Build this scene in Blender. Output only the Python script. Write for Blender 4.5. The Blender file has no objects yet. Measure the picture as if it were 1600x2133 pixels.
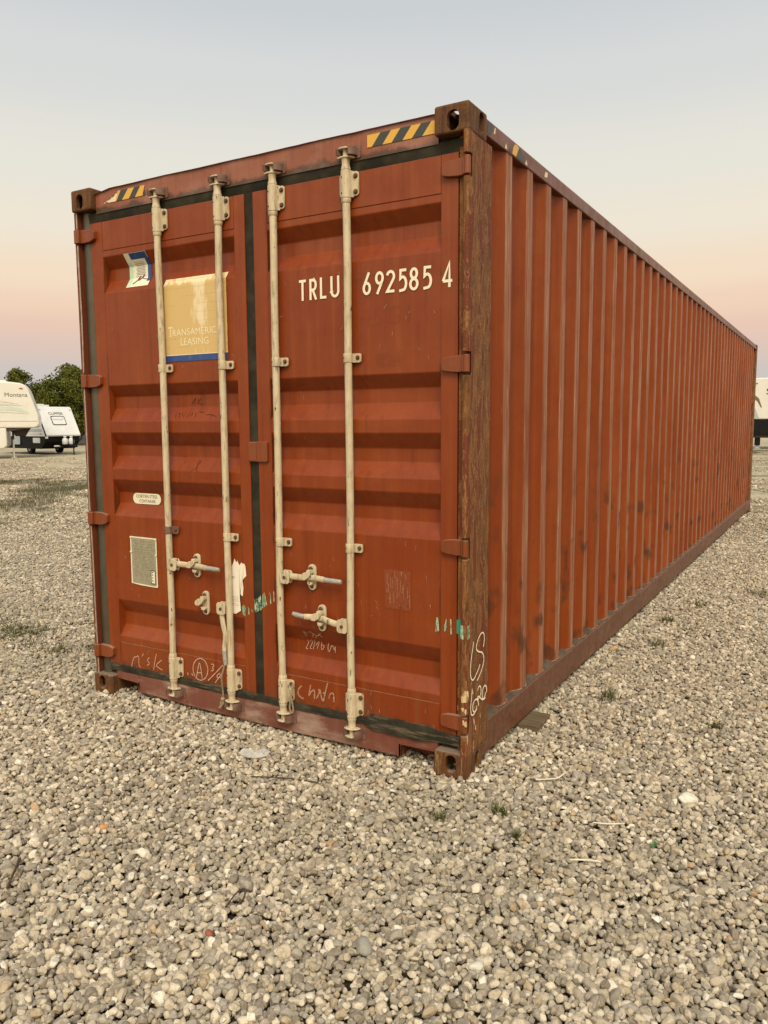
import bpy, bmesh, math, random
import numpy as np
from mathutils import Vector, Matrix, noise as mnoise

scene = bpy.context.scene
COL = scene.collection
random.seed(7)
RNG = np.random.default_rng(11)
rad = math.radians

# ------------------------------------------------------------------ camera
CAM_R = [[0.863155, 0.504901, -0.006158], [0.051786, -0.100650, -0.993573], [-0.502276, 0.857289, -0.113023]]
CAM_P = (1.37946, -3.05632, 1.59479)
cam_data = bpy.data.cameras.new('camera')
cam = bpy.data.objects.new('camera', cam_data)
COL.objects.link(cam)
cam_data.sensor_fit = 'VERTICAL'
cam_data.sensor_height = 24.0
cam_data.lens = 24.0 * 1631.33 / 2133.0
cam_data.clip_start = 0.05
cam_data.clip_end = 3000.0
r_, d_, f_ = CAM_R
cam.matrix_world = Matrix([[r_[0], -d_[0], -f_[0], CAM_P[0]],
                           [r_[1], -d_[1], -f_[1], CAM_P[1]],
                           [r_[2], -d_[2], -f_[2], CAM_P[2]],
                           [0, 0, 0, 1]])
scene.camera = cam

# ------------------------------------------------------------------ sky just after sunset, glow behind the camera
SUN_AZ = rad(148.0)      # clockwise from +Y: behind the camera
world = bpy.data.worlds.new('World')
scene.world = world
world.use_nodes = True
wt = world.node_tree
wt.nodes.clear()
w_out = wt.nodes.new('ShaderNodeOutputWorld')
w_bg = wt.nodes.new('ShaderNodeBackground')
w_tc = wt.nodes.new('ShaderNodeTexCoord')
w_sep = wt.nodes.new('ShaderNodeSeparateXYZ')
w_asin = wt.nodes.new('ShaderNodeMath'); w_asin.operation = 'ARCSINE'
w_map = wt.nodes.new('ShaderNodeMapRange')
w_map.inputs['From Min'].default_value = rad(-2.0)
w_map.inputs['From Max'].default_value = rad(90.0)
w_ramp = wt.nodes.new('ShaderNodeValToRGB')


def lin(c):
    return tuple(((v / 255.0) / 12.92 if v / 255.0 <= 0.04045 else ((v / 255.0 + 0.055) / 1.055) ** 2.4) for v in c)


def rgba(c):
    return (*lin(c), 1.0)


SKY = [(-2.0, (182, 182, 182)), (1.5, (197, 193, 189)), (3.5, (207, 198, 191)), (4.9, (221, 198, 186)), (6.3, (233, 201, 182)), (7.8, (241, 211, 186)), (9.8, (244, 222, 196)),
       (13.0, (239, 229, 211)), (16.5, (231, 228, 217)), (22.5, (216, 218, 217)), (26.7, (203, 208, 211)),
       (45.0, (179, 188, 202)), (90.0, (152, 168, 192))]
cr = w_ramp.color_ramp
cr.interpolation = 'EASE'
while len(cr.elements) < len(SKY):
    cr.elements.new(0.5)
for el, (deg, c) in zip(cr.elements, SKY):
    el.position = (deg + 2.0) / 92.0
    el.color = rgba(c)
wt.links.new(w_tc.outputs['Generated'], w_sep.inputs[0])
wt.links.new(w_sep.outputs['Z'], w_asin.inputs[0])
w_nmap = wt.nodes.new('ShaderNodeMapping'); w_nmap.inputs['Scale'].default_value = (1.3, 1.3, 9.0)
w_noise = wt.nodes.new('ShaderNodeTexNoise'); w_noise.inputs['Scale'].default_value = 1.0; w_noise.inputs['Detail'].default_value = 3.0
w_amp = wt.nodes.new('ShaderNodeMath'); w_amp.operation = 'MULTIPLY_ADD'; w_amp.inputs[1].default_value = rad(1.6)
w_off = wt.nodes.new('ShaderNodeMath'); w_off.operation = 'SUBTRACT'; w_off.inputs[1].default_value = rad(0.8)
wt.links.new(w_tc.outputs['Generated'], w_nmap.inputs[0])
wt.links.new(w_nmap.outputs[0], w_noise.inputs['Vector'])
wt.links.new(w_noise.outputs['Fac'], w_amp.inputs[0])
wt.links.new(w_asin.outputs[0], w_off.inputs[0])
wt.links.new(w_off.outputs[0], w_amp.inputs[2])
wt.links.new(w_amp.outputs[0], w_map.inputs['Value'])
wt.links.new(w_map.outputs[0], w_ramp.inputs[0])
# the west side of the sky, still bright and warm after sunset (broad and smooth)
w_dot = wt.nodes.new('ShaderNodeVectorMath'); w_dot.operation = 'DOT_PRODUCT'
w_dot.inputs[1].default_value = (math.sin(SUN_AZ) * math.cos(rad(14)), math.cos(SUN_AZ) * math.cos(rad(14)), math.sin(rad(14)))
w_gl = wt.nodes.new('ShaderNodeMapRange')
w_gl.interpolation_type = 'SMOOTHERSTEP'
w_gl.inputs['From Min'].default_value = -0.25
w_gl.inputs['From Max'].default_value = 1.0
w_mul = wt.nodes.new('ShaderNodeMixRGB'); w_mul.blend_type = 'MIX'
w_mul.inputs['Color1'].default_value = (1, 1, 1, 1)
w_mul.inputs['Color2'].default_value = (2.2, 1.95, 1.5, 1)
w_fin = wt.nodes.new('ShaderNodeMixRGB'); w_fin.blend_type = 'MULTIPLY'
w_fin.inputs['Fac'].default_value = 1.0
wt.links.new(w_tc.outputs['Generated'], w_dot.inputs[0])
wt.links.new(w_dot.outputs['Value'], w_gl.inputs['Value'])
wt.links.new(w_gl.outputs[0], w_mul.inputs['Fac'])
wt.links.new(w_ramp.outputs['Color'], w_fin.inputs['Color1'])
wt.links.new(w_mul.outputs['Color'], w_fin.inputs['Color2'])
wt.links.new(w_fin.outputs['Color'], w_bg.inputs['Color'])
w_bg.inputs['Strength'].default_value = 1.0
wt.links.new(w_bg.outputs[0], w_out.inputs[0])

sun_data = bpy.data.lights.new('sun', 'SUN')
sun_data.energy = 3.4
sun_data.angle = rad(30.0)
sun_data.color = (1.0, 0.88, 0.70)
sun = bpy.data.objects.new('sun', sun_data)
COL.objects.link(sun)
_e = rad(50.0)
sun_dir = Vector((math.sin(SUN_AZ) * math.cos(_e), math.cos(SUN_AZ) * math.cos(_e), math.sin(_e)))
sun.rotation_euler = sun_dir.to_track_quat('Z', 'Y').to_euler()

scene.view_settings.view_transform = 'Standard'
scene.view_settings.look = 'None'
scene.view_settings.exposure = 0.0
scene.view_settings.gamma = 1.0
scene.view_settings.use_curve_mapping = False


# ------------------------------------------------------------------ node helpers
class NT:
    """small node-tree writer: every method returns an output socket"""

    def __init__(self, name):
        self.m = bpy.data.materials.new(name)
        self.m.use_nodes = True
        self.t = self.m.node_tree
        self.b = self.t.nodes['Principled BSDF']
        self.L = self.t.links.new
        self.tc = None

    def put(self, sock, v):
        if isinstance(v, bpy.types.NodeSocket):
            self.L(v, sock)
        elif isinstance(v, (tuple, list)) and len(v) == 3 and sock.type == 'RGBA':
            sock.default_value = (*v, 1.0)
        else:
            sock.default_value = v

    def coord(self, kind='Object'):
        n = self.t.nodes.new('ShaderNodeTexCoord')
        return n.outputs[kind]

    def pos(self):
        return self.t.nodes.new('ShaderNodeNewGeometry').outputs['Position']

    def normal(self):
        return self.t.nodes.new('ShaderNodeNewGeometry').outputs['Normal']

    def scale(self, v, s, off=(0, 0, 0)):
        n = self.t.nodes.new('ShaderNodeMapping')
        self.L(v, n.inputs['Vector'])
        n.inputs['Scale'].default_value = s
        n.inputs['Location'].default_value = off
        return n.outputs[0]

    def sep(self, v, i):
        n = self.t.nodes.new('ShaderNodeSeparateXYZ')
        self.L(v, n.inputs[0])
        return n.outputs[i]

    def noise(self, v, scale=5.0, detail=4.0, rough=0.55, dist=0.0):
        n = self.t.nodes.new('ShaderNodeTexNoise')
        self.L(v, n.inputs['Vector'])
        n.inputs['Scale'].default_value = scale
        n.inputs['Detail'].default_value = detail
        n.inputs['Roughness'].default_value = rough
        n.inputs['Distortion'].default_value = dist
        return n.outputs['Fac']

    def voro(self, v, scale, out='Distance', feature='F1'):
        n = self.t.nodes.new('ShaderNodeTexVoronoi')
        n.feature = feature
        self.L(v, n.inputs['Vector'])
        n.inputs['Scale'].default_value = scale
        return n.outputs[out]

    def ramp(self, v, a, b, lo=0.0, hi=1.0, smooth=True):
        n = self.t.nodes.new('ShaderNodeMapRange')
        if smooth:
            n.interpolation_type = 'SMOOTHSTEP'
        self.put(n.inputs['Value'], v)
        n.inputs['From Min'].default_value = a
        n.inputs['From Max'].default_value = b
        n.inputs['To Min'].default_value = lo
        n.inputs['To Max'].default_value = hi
        return n.outputs[0]

    def math(self, op, a, b=0.0, clamp=False):
        n = self.t.nodes.new('ShaderNodeMath')
        n.operation = op
        n.use_clamp = clamp
        self.put(n.inputs[0], a)
        self.put(n.inputs[1], b)
        return n.outputs[0]

    def mix(self, f, a, b, mode='MIX'):
        n = self.t.nodes.new('ShaderNodeMixRGB')
        n.blend_type = mode
        self.put(n.inputs['Fac'], f)
        self.put(n.inputs['Color1'], a)
        self.put(n.inputs['Color2'], b)
        return n.outputs[0]

    def colors(self, v, stops, interp='LINEAR'):
        n = self.t.nodes.new('ShaderNodeValToRGB')
        self.L(v, n.inputs[0])
        c = n.color_ramp
        c.interpolation = interp
        while len(c.elements) < len(stops):
            c.elements.new(0.5)
        for e, (p, col) in zip(c.elements, stops):
            e.position = p
            e.color = (*col, 1.0)
        return n.outputs['Color']

    def rand(self):
        return self.t.nodes.new('ShaderNodeObjectInfo').outputs['Random']

    def bump(self, h, strength=0.2, dist=0.01):
        n = self.t.nodes.new('ShaderNodeBump')
        self.L(h, n.inputs['Height'])
        n.inputs['Strength'].default_value = strength
        n.inputs['Distance'].default_value = dist
        self.L(n.outputs[0], self.b.inputs['Normal'])

    def done(self, color, rough=0.6, metal=0.0, spec=None):
        self.put(self.b.inputs['Base Color'], color)
        self.put(self.b.inputs['Roughness'], rough)
        self.put(self.b.inputs['Metallic'], metal)
        if spec is not None:
            self.b.inputs['Specular IOR Level'].default_value = spec
        return self.m


def painted(name, base, faded, kind='door'):
    """weathered container paint: fading, rain streaks, rust freckles, scuffs and scratches"""
    k = NT(name)
    p = k.coord('Object')
    big = k.noise(p, 1.3, 3.0, 0.6)
    col = k.mix(k.ramp(big, 0.32, 0.7), base, faded)
    st = k.noise(k.scale(p, (26, 26, 0.9)), 1.0, 4.0, 0.65)
    col = k.mix(k.ramp(st, 0.48, 0.74, 0.0, 0.50), col, (faded[0] * 1.18, faded[1] * 1.45, faded[2] * 1.7))
    col = k.mix(k.ramp(st, 0.46, 0.24, 0.0, 0.65), col, (base[0] * 0.62, base[1] * 0.6, base[2] * 0.7))
    mott = k.noise(p, 11.0, 5.0, 0.62)
    col = k.mix(k.ramp(mott, 0.35, 0.75, 0.0, 0.28), col, (base[0] * 0.72, base[1] * 0.66, base[2] * 0.6))
    fine = k.noise(p, 160.0, 2.0, 0.5)
    col = k.mix(k.ramp(fine, 0.3, 0.75, 0.0, 0.12), col, (faded[0] * 1.25, faded[1] * 1.5, faded[2] * 1.7))
    # dark freckles of rust
    sp = k.noise(k.scale(p, (1, 1, 0.7), (3, 1, 7)), 17.0, 3.0, 0.7)
    zone = k.noise(p, 2.1, 2.0, 0.5)
    thr = k.math('MULTIPLY', k.ramp(sp, 0.66, 0.74), k.ramp(zone, 0.48, 0.62))
    col = k.mix(k.math('MULTIPLY', thr, 0.75), col, (0.055, 0.022, 0.010))
    # pale scratches
    sc = k.noise(k.scale(p, (75, 75, 2.6), (9, 2, 1)), 1.0, 3.0, 0.7)
    zs = k.noise(p, 3.3, 2.0, 0.5)
    scr = k.math('MULTIPLY', k.ramp(sc, 0.735, 0.775), k.ramp(zs, 0.50, 0.64))
    col = k.mix(k.math('MULTIPLY', scr, 0.7), col, (0.50, 0.30, 0.20))
    if kind == 'door':
        # rust creeping out of the seams between frame and panel, and along the bottom edge
        x = k.sep(p, 0)
        z = k.sep(p, 2)
        nz = k.noise(k.scale(p, (30, 30, 5)), 1.0, 5.0, 0.7)
        sp_ = k.noise(k.scale(p, (1, 1, 1), (6, 2, 2)), 38.0, 3.0, 0.6)
        for s, w in ((-1.088, 0.012), (-0.150, 0.008), (-2.250, 0.007), (-1.292, 0.008)):
            dd = k.math('ABSOLUTE', k.math('SUBTRACT', x, s))
            f = k.math('MULTIPLY', k.ramp(dd, w, 0.0), k.ramp(nz, 0.50, 0.62))
            col = k.mix(k.math('MULTIPLY', f, 0.85), col, (0.050, 0.020, 0.008))
        be = k.math('MULTIPLY', k.ramp(z, 0.235, 0.180), k.ramp(sp_, 0.45, 0.62))
        col = k.mix(k.math('MULTIPLY', be, 0.75), col, (0.060, 0.028, 0.013))
        gr = k.noise(k.scale(p, (22, 22, 1.6), (5, 5, 5)), 1.0, 5.0, 0.7)
        col = k.mix(k.math('MULTIPLY', k.ramp(z, 0.50, 0.20), k.ramp(gr, 0.46, 0.68, 0.0, 0.55)), col, (0.105, 0.052, 0.026))
    if kind == 'side':
        x = k.sep(p, 0)
        y = k.sep(p, 1)
        z = k.sep(p, 2)
        # each fold weathers a little differently
        fold = k.noise(k.scale(p, (0.01, 3.4, 0.55), (0, 2, 1)), 1.0, 2.0, 0.5)
        col = k.mix(k.ramp(fold, 0.40, 0.66, 0.0, 0.35), col, (0.155, 0.030, 0.008))
        col = k.mix(k.ramp(fold, 0.46, 0.28, 0.0, 0.40), col, (0.250, 0.068, 0.022))
        rub = k.noise(k.scale(p, (18, 40, 1.5)), 1.0, 4.0, 0.6)
        ridge = k.ramp(x, -0.0135, -0.0085)
        col = k.mix(k.math('MULTIPLY', ridge, k.ramp(rub, 0.30, 0.62, 0.10, 0.85)), col, (0.30, 0.145, 0.085))
        bare = k.math('MULTIPLY', ridge, k.ramp(k.noise(k.scale(p, (60, 90, 2.2), (1, 5, 2)), 1.0, 3.0, 0.6), 0.60, 0.68))
        col = k.mix(k.math('MULTIPLY', bare, 0.8), col, (0.50, 0.33, 0.20))
        edge = k.math('MULTIPLY', k.ramp(x, -0.0155, -0.0125), k.ramp(x, -0.0085, -0.0115))
        er = k.ramp(k.noise(k.scale(p, (30, 60, 3.0), (5, 5, 0)), 1.0, 4.0, 0.65), 0.52, 0.62)
        col = k.mix(k.math('MULTIPLY', k.math('MULTIPLY', edge, er), 0.45), col, (0.07, 0.035, 0.014))
        # smudges and knocks, most of them in the lower half
        lowz = k.ramp(z, 1.65, 0.75, 0.08, 1.0)
        sm = k.noise(k.scale(p, (1, 1, 0.85), (4, 4, 4)), 6.5, 3.0, 0.5)
        col = k.mix(k.math('MULTIPLY', lowz, k.ramp(sm, 0.555, 0.69, 0.0, 0.80)), col, (0.058, 0.023, 0.010))
        s2 = k.noise(k.scale(p, (1, 1, 0.40), (9, 1, 2)), 10.0, 6.0, 0.72)
        col = k.mix(k.math('MULTIPLY', lowz, k.ramp(s2, 0.635, 0.70, 0.0, 0.75)), col, (0.050, 0.020, 0.009))
        run = k.noise(k.scale(p, (40, 40, 0.8), (3, 7, 0)), 1.0, 4.0, 0.6)
        col = k.mix(k.ramp(run, 0.62, 0.74, 0.0, 0.55), col, (0.085, 0.030, 0.010))
    if kind == 'header':
        z = k.sep(p, 2)
        g = k.noise(k.scale(p, (9, 9, 5)), 1.0, 5.0, 0.7)
        gr = k.math('ADD', k.ramp(z, 2.825, 2.762, -0.25, 0.30, False), g)
        col = k.mix(k.ramp(gr, 0.52, 0.72, 0.0, 0.85), col, (0.045, 0.032, 0.020))
        ch = k.noise(k.scale(p, (3.1, 3, 4)), 1.0, 4.0, 0.6)
        col = k.mix(k.ramp(ch, 0.45, 0.75, 0.0, 0.45), col, (0.40, 0.24, 0.19))
    if kind == 'sill':
        ch = k.noise(k.scale(p, (3.0, 3, 9)), 1.0, 5.0, 0.65)
        col = k.mix(k.ramp(ch, 0.46, 0.72, 0.0, 0.75), col, (0.36, 0.27, 0.22))
        col = k.mix(k.ramp(k.noise(k.scale(p, (2.2, 2, 4), (5, 0, 1)), 1.0, 3.0, 0.5), 0.55, 0.75, 0.0, 0.6), col, (0.11, 0.055, 0.038))
    # dust lying on upward faces
    up = k.ramp(k.sep(k.normal(), 2), 0.65, 0.95)
    col = k.mix(k.math('MULTIPLY', up, k.ramp(k.noise(p, 23.0, 3.0, 0.6), 0.3, 0.6, 0.35, 0.9)), col, (0.27, 0.20, 0.14))
    h = k.math('ADD', k.math('MULTIPLY', k.noise(p, 340.0, 2.0, 0.5), 0.25), k.math('MULTIPLY', k.noise(p, 7.0, 3.0, 0.5), 1.0))
    k.bump(h, 0.22, 0.012)
    ro = k.ramp(mott, 0.3, 0.75, 0.34, 0.50)
    return k.done(col, ro if kind != 'side' else k.ramp(mott, 0.3, 0.75, 0.5, 0.65), 0.0, 0.38 if kind != 'side' else 0.22)


RED = (0.178, 0.0275, 0.0024)
RED_F = (0.212, 0.0415, 0.0062)
M = {}
M['door'] = painted('door_paint', RED, RED_F)
M['side'] = painted('side_paint', (0.182, 0.0300, 0.0016), (0.215, 0.0440, 0.0055), 'side')
M['header'] = painted('header_paint', (0.205, 0.058, 0.028), (0.26, 0.095, 0.055), 'header')
M['sill'] = painted('sill_paint', (0.130, 0.038, 0.024), (0.175, 0.066, 0.044), 'sill')
M['rail'] = painted('rail_paint', (0.120, 0.036, 0.016), (0.165, 0.060, 0.032))
M['hinge'] = painted('hinge_paint', (0.165, 0.038, 0.010), (0.200, 0.052, 0.018))
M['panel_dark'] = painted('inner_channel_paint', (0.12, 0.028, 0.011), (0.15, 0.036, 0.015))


def rusty(name, flakes=0.5, oldp=0.9, tone=(0.86, 0.80, 0.78)):
    k = NT(name)
    p = k.coord('Object')
    v = k.noise(k.scale(p, (1, 1, 0.22)), 30.0, 7.0, 0.72, 0.4)
    col = k.colors(v, [(0.28, (0.040, 0.016, 0.005)), (0.40, (0.115, 0.045, 0.011)), (0.52, (0.190, 0.078, 0.018)), (0.64, (0.265, 0.118, 0.030)), (0.80, (0.36, 0.185, 0.060))])
    m2 = k.noise(p, 7.0, 5.0, 0.65)
    col = k.mix(k.ramp(m2, 0.50, 0.72, 0.0, 0.6), col, (0.095, 0.042, 0.013))
    # old red paint still holding on, with ragged edges
    old = k.noise(k.scale(p, (1, 1, 0.20), (2, 2, 2)), 15.0, 6.0, 0.74, 0.8)
    col = k.mix(k.ramp(old, 0.515, 0.540, 0.0, oldp), col, (0.150, 0.034, 0.010))
    rim = k.math('MULTIPLY', k.ramp(old, 0.500, 0.515), k.ramp(old, 0.540, 0.522))
    col = k.mix(k.math('MULTIPLY', rim, 0.65 * oldp), col, (0.40, 0.22, 0.085))
    bk = k.noise(k.scale(p, (1, 1, 0.11), (1, 8, 2)), 46.0, 4.0, 0.7)
    col = k.mix(k.ramp(bk, 0.60, 0.69, 0.0, 0.85), col, (0.026, 0.012, 0.005))
    pit = k.noise(p, 95.0, 4.0, 0.7)
    col = k.mix(k.ramp(pit, 0.56, 0.70, 0.0, 0.6), col, (0.030, 0.014, 0.007))
    col = k.mix(1.0, col, tone, 'MULTIPLY')
    z = k.sep(p, 2)
    fl = k.noise(k.scale(p, (40, 40, 7.0), (7, 3, 0)), 1.0, 4.0, 0.65)
    low = k.math('ADD', fl, k.ramp(z, 0.75, 0.15, -0.06, 0.045))
    col = k.mix(k.ramp(low, 0.645, 0.675, 0.0, flakes), col, (0.55, 0.40, 0.20))
    up = k.ramp(k.sep(k.normal(), 2), 0.65, 0.95)
    col = k.mix(k.math('MULTIPLY', up, 0.6), col, (0.24, 0.20, 0.165))
    h = k.math('ADD', k.math('MULTIPLY', pit, 0.5), k.math('MULTIPLY', old, 1.0))
    k.bump(h, 0.55, 0.010)
    return k.done(col, k.ramp(pit, 0.3, 0.7, 0.6, 0.85), 0.0, 0.35)


M['rust'] = rusty('rusted_post', 0.9)
M['rust_cast'] = rusty('rusted_casting', 0.25, 0.2, (0.56, 0.54, 0.54))


def cream():
    k = NT('cream_bar_paint')
    p = k.coord('Object')
    n = k.noise(p, 13.0, 5.0, 0.6)
    col = k.mix(k.ramp(n, 0.3, 0.75), (0.535, 0.455, 0.310), (0.445, 0.365, 0.235))
    gr = k.noise(k.scale(p, (60, 60, 9)), 1.0, 5.0, 0.7)
    col = k.mix(k.ramp(gr, 0.50, 0.70, 0.0, 0.75), col, (0.20, 0.155, 0.105))
    chips = k.noise(k.scale(p, (55, 55, 16), (3, 1, 4)), 1.0, 3.0, 0.6)
    zone = k.noise(p, 3.0, 2.0, 0.5)
    col = k.mix(k.math('MULTIPLY', k.ramp(chips, 0.635, 0.67), k.ramp(zone, 0.42, 0.55)), col, (0.055, 0.035, 0.022))
    rs = k.noise(k.scale(p, (50, 50, 5), (8, 8, 2)), 1.0, 4.0, 0.6)
    col = k.mix(k.ramp(rs, 0.58, 0.74, 0.0, 0.65), col, (0.28, 0.13, 0.045))
    k.bump(k.noise(p, 220.0, 3.0, 0.6), 0.18, 0.004)
    return k.done(col, 0.55, 0.0, 0.4)


M['cream'] = cream()


def simple(name, c1, c2=None, scale=14.0, rough=0.6, metal=0.0, bump=0.15, bdist=0.004, spec=None, detail=4.0):
    k = NT(name)
    p = k.coord('Object')
    n = k.noise(p, scale, detail, 0.6)
    col = k.mix(k.ramp(n, 0.3, 0.72), c1, c2 or tuple(v * 0.75 for v in c1))
    if bump:
        k.bump(k.noise(p, scale * 6, 3.0, 0.6), bump, bdist)
    return k.done(col, rough, metal, spec)


M['bolt'] = simple('rusted_bolt', (0.065, 0.030, 0.016), (0.10, 0.05, 0.022), 60)
M['galv'] = simple('galvanised_grip', (0.40, 0.38, 0.33), (0.27, 0.255, 0.22), 90, 0.5, 0.25)
M['keeper'] = simple('cam_keeper_paint', (0.105, 0.050, 0.034), (0.17, 0.10, 0.07), 30)
M['bare'] = simple('bare_steel', (0.55, 0.50, 0.47), (0.40, 0.33, 0.29), 30, 0.4, 0.35)


def rubber(name, torn):
    k = NT(name)
    p = k.coord('Object')
    n = k.noise(k.scale(p, (8, 8, 8)), 1.0, 5.0, 0.65)
    col = k.mix(k.ramp(n, 0.35, 0.75), (0.016, 0.0145, 0.010), (0.045, 0.038, 0.024))
    if torn:
        s = k.noise(k.scale(p, (5, 30, 40)), 1.0, 5.0, 0.7)
        col = k.mix(k.ramp(s, 0.48, 0.70, 0.0, 0.9), col, (0.13, 0.105, 0.065))
    k.bump(n, 0.4, 0.01)
    return k.done(col, 0.7, 0.0, 0.15)


M['rubber'] = rubber('black_rubber', False)
M['rubber_dirty'] = rubber('dirty_rubber', True)
M['rubber_grey'] = simple('grey_rubber', (0.070, 0.064, 0.042), (0.045, 0.040, 0.026), 9, 0.34, 0.0, 0.2)


def vinyl(name, c, wear=0.25, rough=0.42, wearc=(0.6, 0.5, 0.33)):
    k = NT(name)
    p = k.coord('Object')
    n = k.noise(k.scale(p, (30, 30, 16)), 1.0, 5.0, 0.65)
    col = k.mix(k.ramp(n, 0.52, 0.78, 0.0, wear), c, wearc)
    d = k.noise(p, 60.0, 4.0, 0.6)
    col = k.mix(k.ramp(d, 0.55, 0.8, 0.0, 0.35), col, tuple(v * 0.55 for v in c))
    return k.done(col, rough)


M['white'] = vinyl('white_lettering', (0.74, 0.68, 0.52), 0.1, 0.5)
M['yellow'] = vinyl('yellow_vinyl', (0.60, 0.34, 0.045), 0.2)
M['black'] = vinyl('black_vinyl', (0.032, 0.036, 0.034), 0.15, 0.45, (0.12, 0.1, 0.07))
M['paleflake'] = vinyl('pale_vinyl_remains', (0.66, 0.55, 0.36), 0.3)
M['blue'] = vinyl('blue_vinyl', (0.018, 0.055, 0.20), 0.15)
M['cream_sticker'] = vinyl('cream_sticker', (0.70, 0.66, 0.50), 0.1)
M['mint'] = vinyl('mint_sticker_edge', (0.40, 0.60, 0.44), 0.35, 0.5, (0.7, 0.66, 0.5))
M['maroon'] = vinyl('maroon_print', (0.09, 0.018, 0.014), 0.05)
M['greyprint'] = vinyl('grey_print', (0.33, 0.32, 0.27), 0.1)
M['ink'] = vinyl('black_print', (0.03, 0.03, 0.03), 0.1)
M['paper'] = vinyl('torn_paper', (0.72, 0.66, 0.54), 0.25, 0.8, (0.5, 0.43, 0.32))
M['paleprint'] = vinyl('pale_print', (0.74, 0.66, 0.42), 0.1)


def gold():
    """faded tan sticker, ply lines across and a worn pale streak down the middle"""
    k = NT('faded_tan_sticker')
    p = k.coord('Object')
    x = k.sep(p, 0)
    z = k.sep(p, 2)
    n = k.noise(k.scale(p, (26, 20, 10)), 1.0, 6.0, 0.7)
    colm = k.math('MULTIPLY', k.ramp(x, -1.63, -1.535), k.ramp(x, -1.44, -1.53))
    zz = k.ramp(z, 2.05, 2.17, 0.35, 1.0)
    w = k.math('ADD', k.math('MULTIPLY', k.math('MULTIPLY', colm, zz), 0.34), n)
    wear = k.ramp(w, 0.58, 0.86)
    top = k.ramp(k.math('ADD', k.ramp(z, 2.30, 2.345, 0.0, 0.3), n), 0.68, 0.8)
    f = k.math('MAXIMUM', wear, top)
    col = k.mix(f, (0.55, 0.385, 0.155), (0.70, 0.585, 0.37))
    ln = k.math('ABSOLUTE', k.math('SUBTRACT', k.math('FRACT', k.math('MULTIPLY', z, 23.0)), 0.5))
    lnf = k.math('MULTIPLY', k.ramp(ln, 0.455, 0.49), k.ramp(k.noise(k.scale(p, (7, 7, 60)), 1.0, 3.0, 0.5), 0.42, 0.6, 0.0, 0.45))
    col = k.mix(lnf, col, (0.33, 0.20, 0.07))
    return k.done(col, 0.38)


M['gold'] = gold()


def chalk(name, c, thr=(0.36, 0.5)):
    k = NT(name)
    p = k.coord('Object')
    n = k.noise(p, 260.0, 3.0, 0.7)
    a = k.ramp(n, thr[0], thr[1])
    k.L(a, k.b.inputs['Alpha'])
    return k.done(c, 0.95, 0.0, 0.1)


M['chalk'] = chalk('chalk_line', (0.47, 0.31, 0.225), (0.28, 0.48))
M['chalk_white'] = chalk('paint_marker_line', (0.78, 0.68, 0.52), (0.1, 0.3))
M['chalk_faint'] = chalk('faint_chalk_line', (0.36, 0.22, 0.14), (0.36, 0.5))
M['pencil'] = chalk('grease_pencil_line', (0.06, 0.024, 0.012), (0.36, 0.52))


def greenpaint(name='green_scuff', c=(0.12, 0.27, 0.17)):
    k = NT(name)
    p = k.coord('Object')
    n = k.noise(k.scale(p, (110, 110, 12)), 1.0, 4.0, 0.7)
    k.L(k.ramp(n, 0.42, 0.5), k.b.inputs['Alpha'])
    col = k.mix(k.ramp(k.noise(p, 60.0, 3.0, 0.6), 0.35, 0.65), c, (0.42, 0.52, 0.34))
    return k.done(col, 0.6)


M['green'] = greenpaint()
M['post_flake'] = greenpaint('old_cream_paint', (0.44, 0.30, 0.13))
for _n in M['post_flake'].node_tree.nodes:
    if _n.type == 'MIX_RGB':
        _n.inputs['Color2'].default_value = (0.60, 0.46, 0.26, 1)
M['green_tape'] = vinyl('green_tape', (0.025, 0.25, 0.17), 0.1)
k = NT('overpaint_patch')
_p = k.coord('Object')
k.L(k.ramp(k.noise(_p, 26.0, 4.0, 0.7), 0.25, 0.5, 0.35, 0.85), k.b.inputs['Alpha'])
M['patch'] = k.done((0.225, 0.050, 0.0135), 0.5)
k = NT('ghost_lettering')
_p = k.coord('Object')
k.L(k.ramp(k.noise(_p, 26.0, 4.0, 0.7), 0.25, 0.6, 0.0, 0.13), k.b.inputs['Alpha'])
M['ghost'] = k.done((0.17, 0.040, 0.014), 0.55)


def plate():
    k = NT('data_plate')
    p = k.coord('Object')
    n = k.noise(p, 40.0, 5.0, 0.6)
    col = k.mix(k.ramp(n, 0.3, 0.7), (0.32, 0.295, 0.205), (0.26, 0.235, 0.155))
    return k.done(col, 0.5, 0.1)


M['plate'] = plate()
M['plate_print'] = vinyl('data_plate_print', (0.235, 0.205, 0.13), 0.3)
M['rope'] = simple('jute_rope', (0.33, 0.24, 0.14), (0.22, 0.16, 0.09), 80, 0.9, 0.0, 0.4)


def timber():
    k = NT('weathered_timber')
    p = k.coord('Object')
    n = k.noise(k.scale(p, (4, 60, 60)), 1.0, 5.0, 0.65)
    col = k.colors(n, [(0.3, (0.045, 0.030, 0.015)), (0.55, (0.125, 0.088, 0.045)), (0.8, (0.21, 0.155, 0.085))])
    k.bump(n, 0.5, 0.01)
    return k.done(col, 0.85)


M['timber'] = timber()


# ------------------------------------------------------------------ mesh helpers
def new_obj(name, mesh, mat=None, parent=None):
    o = bpy.data.objects.new(name, mesh)
    COL.objects.link(o)
    if mat is not None:
        for m in (mat if isinstance(mat, (list, tuple)) else [mat]):
            mesh.materials.append(m)
    if parent is not None:
        o.parent = parent
    return o


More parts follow.
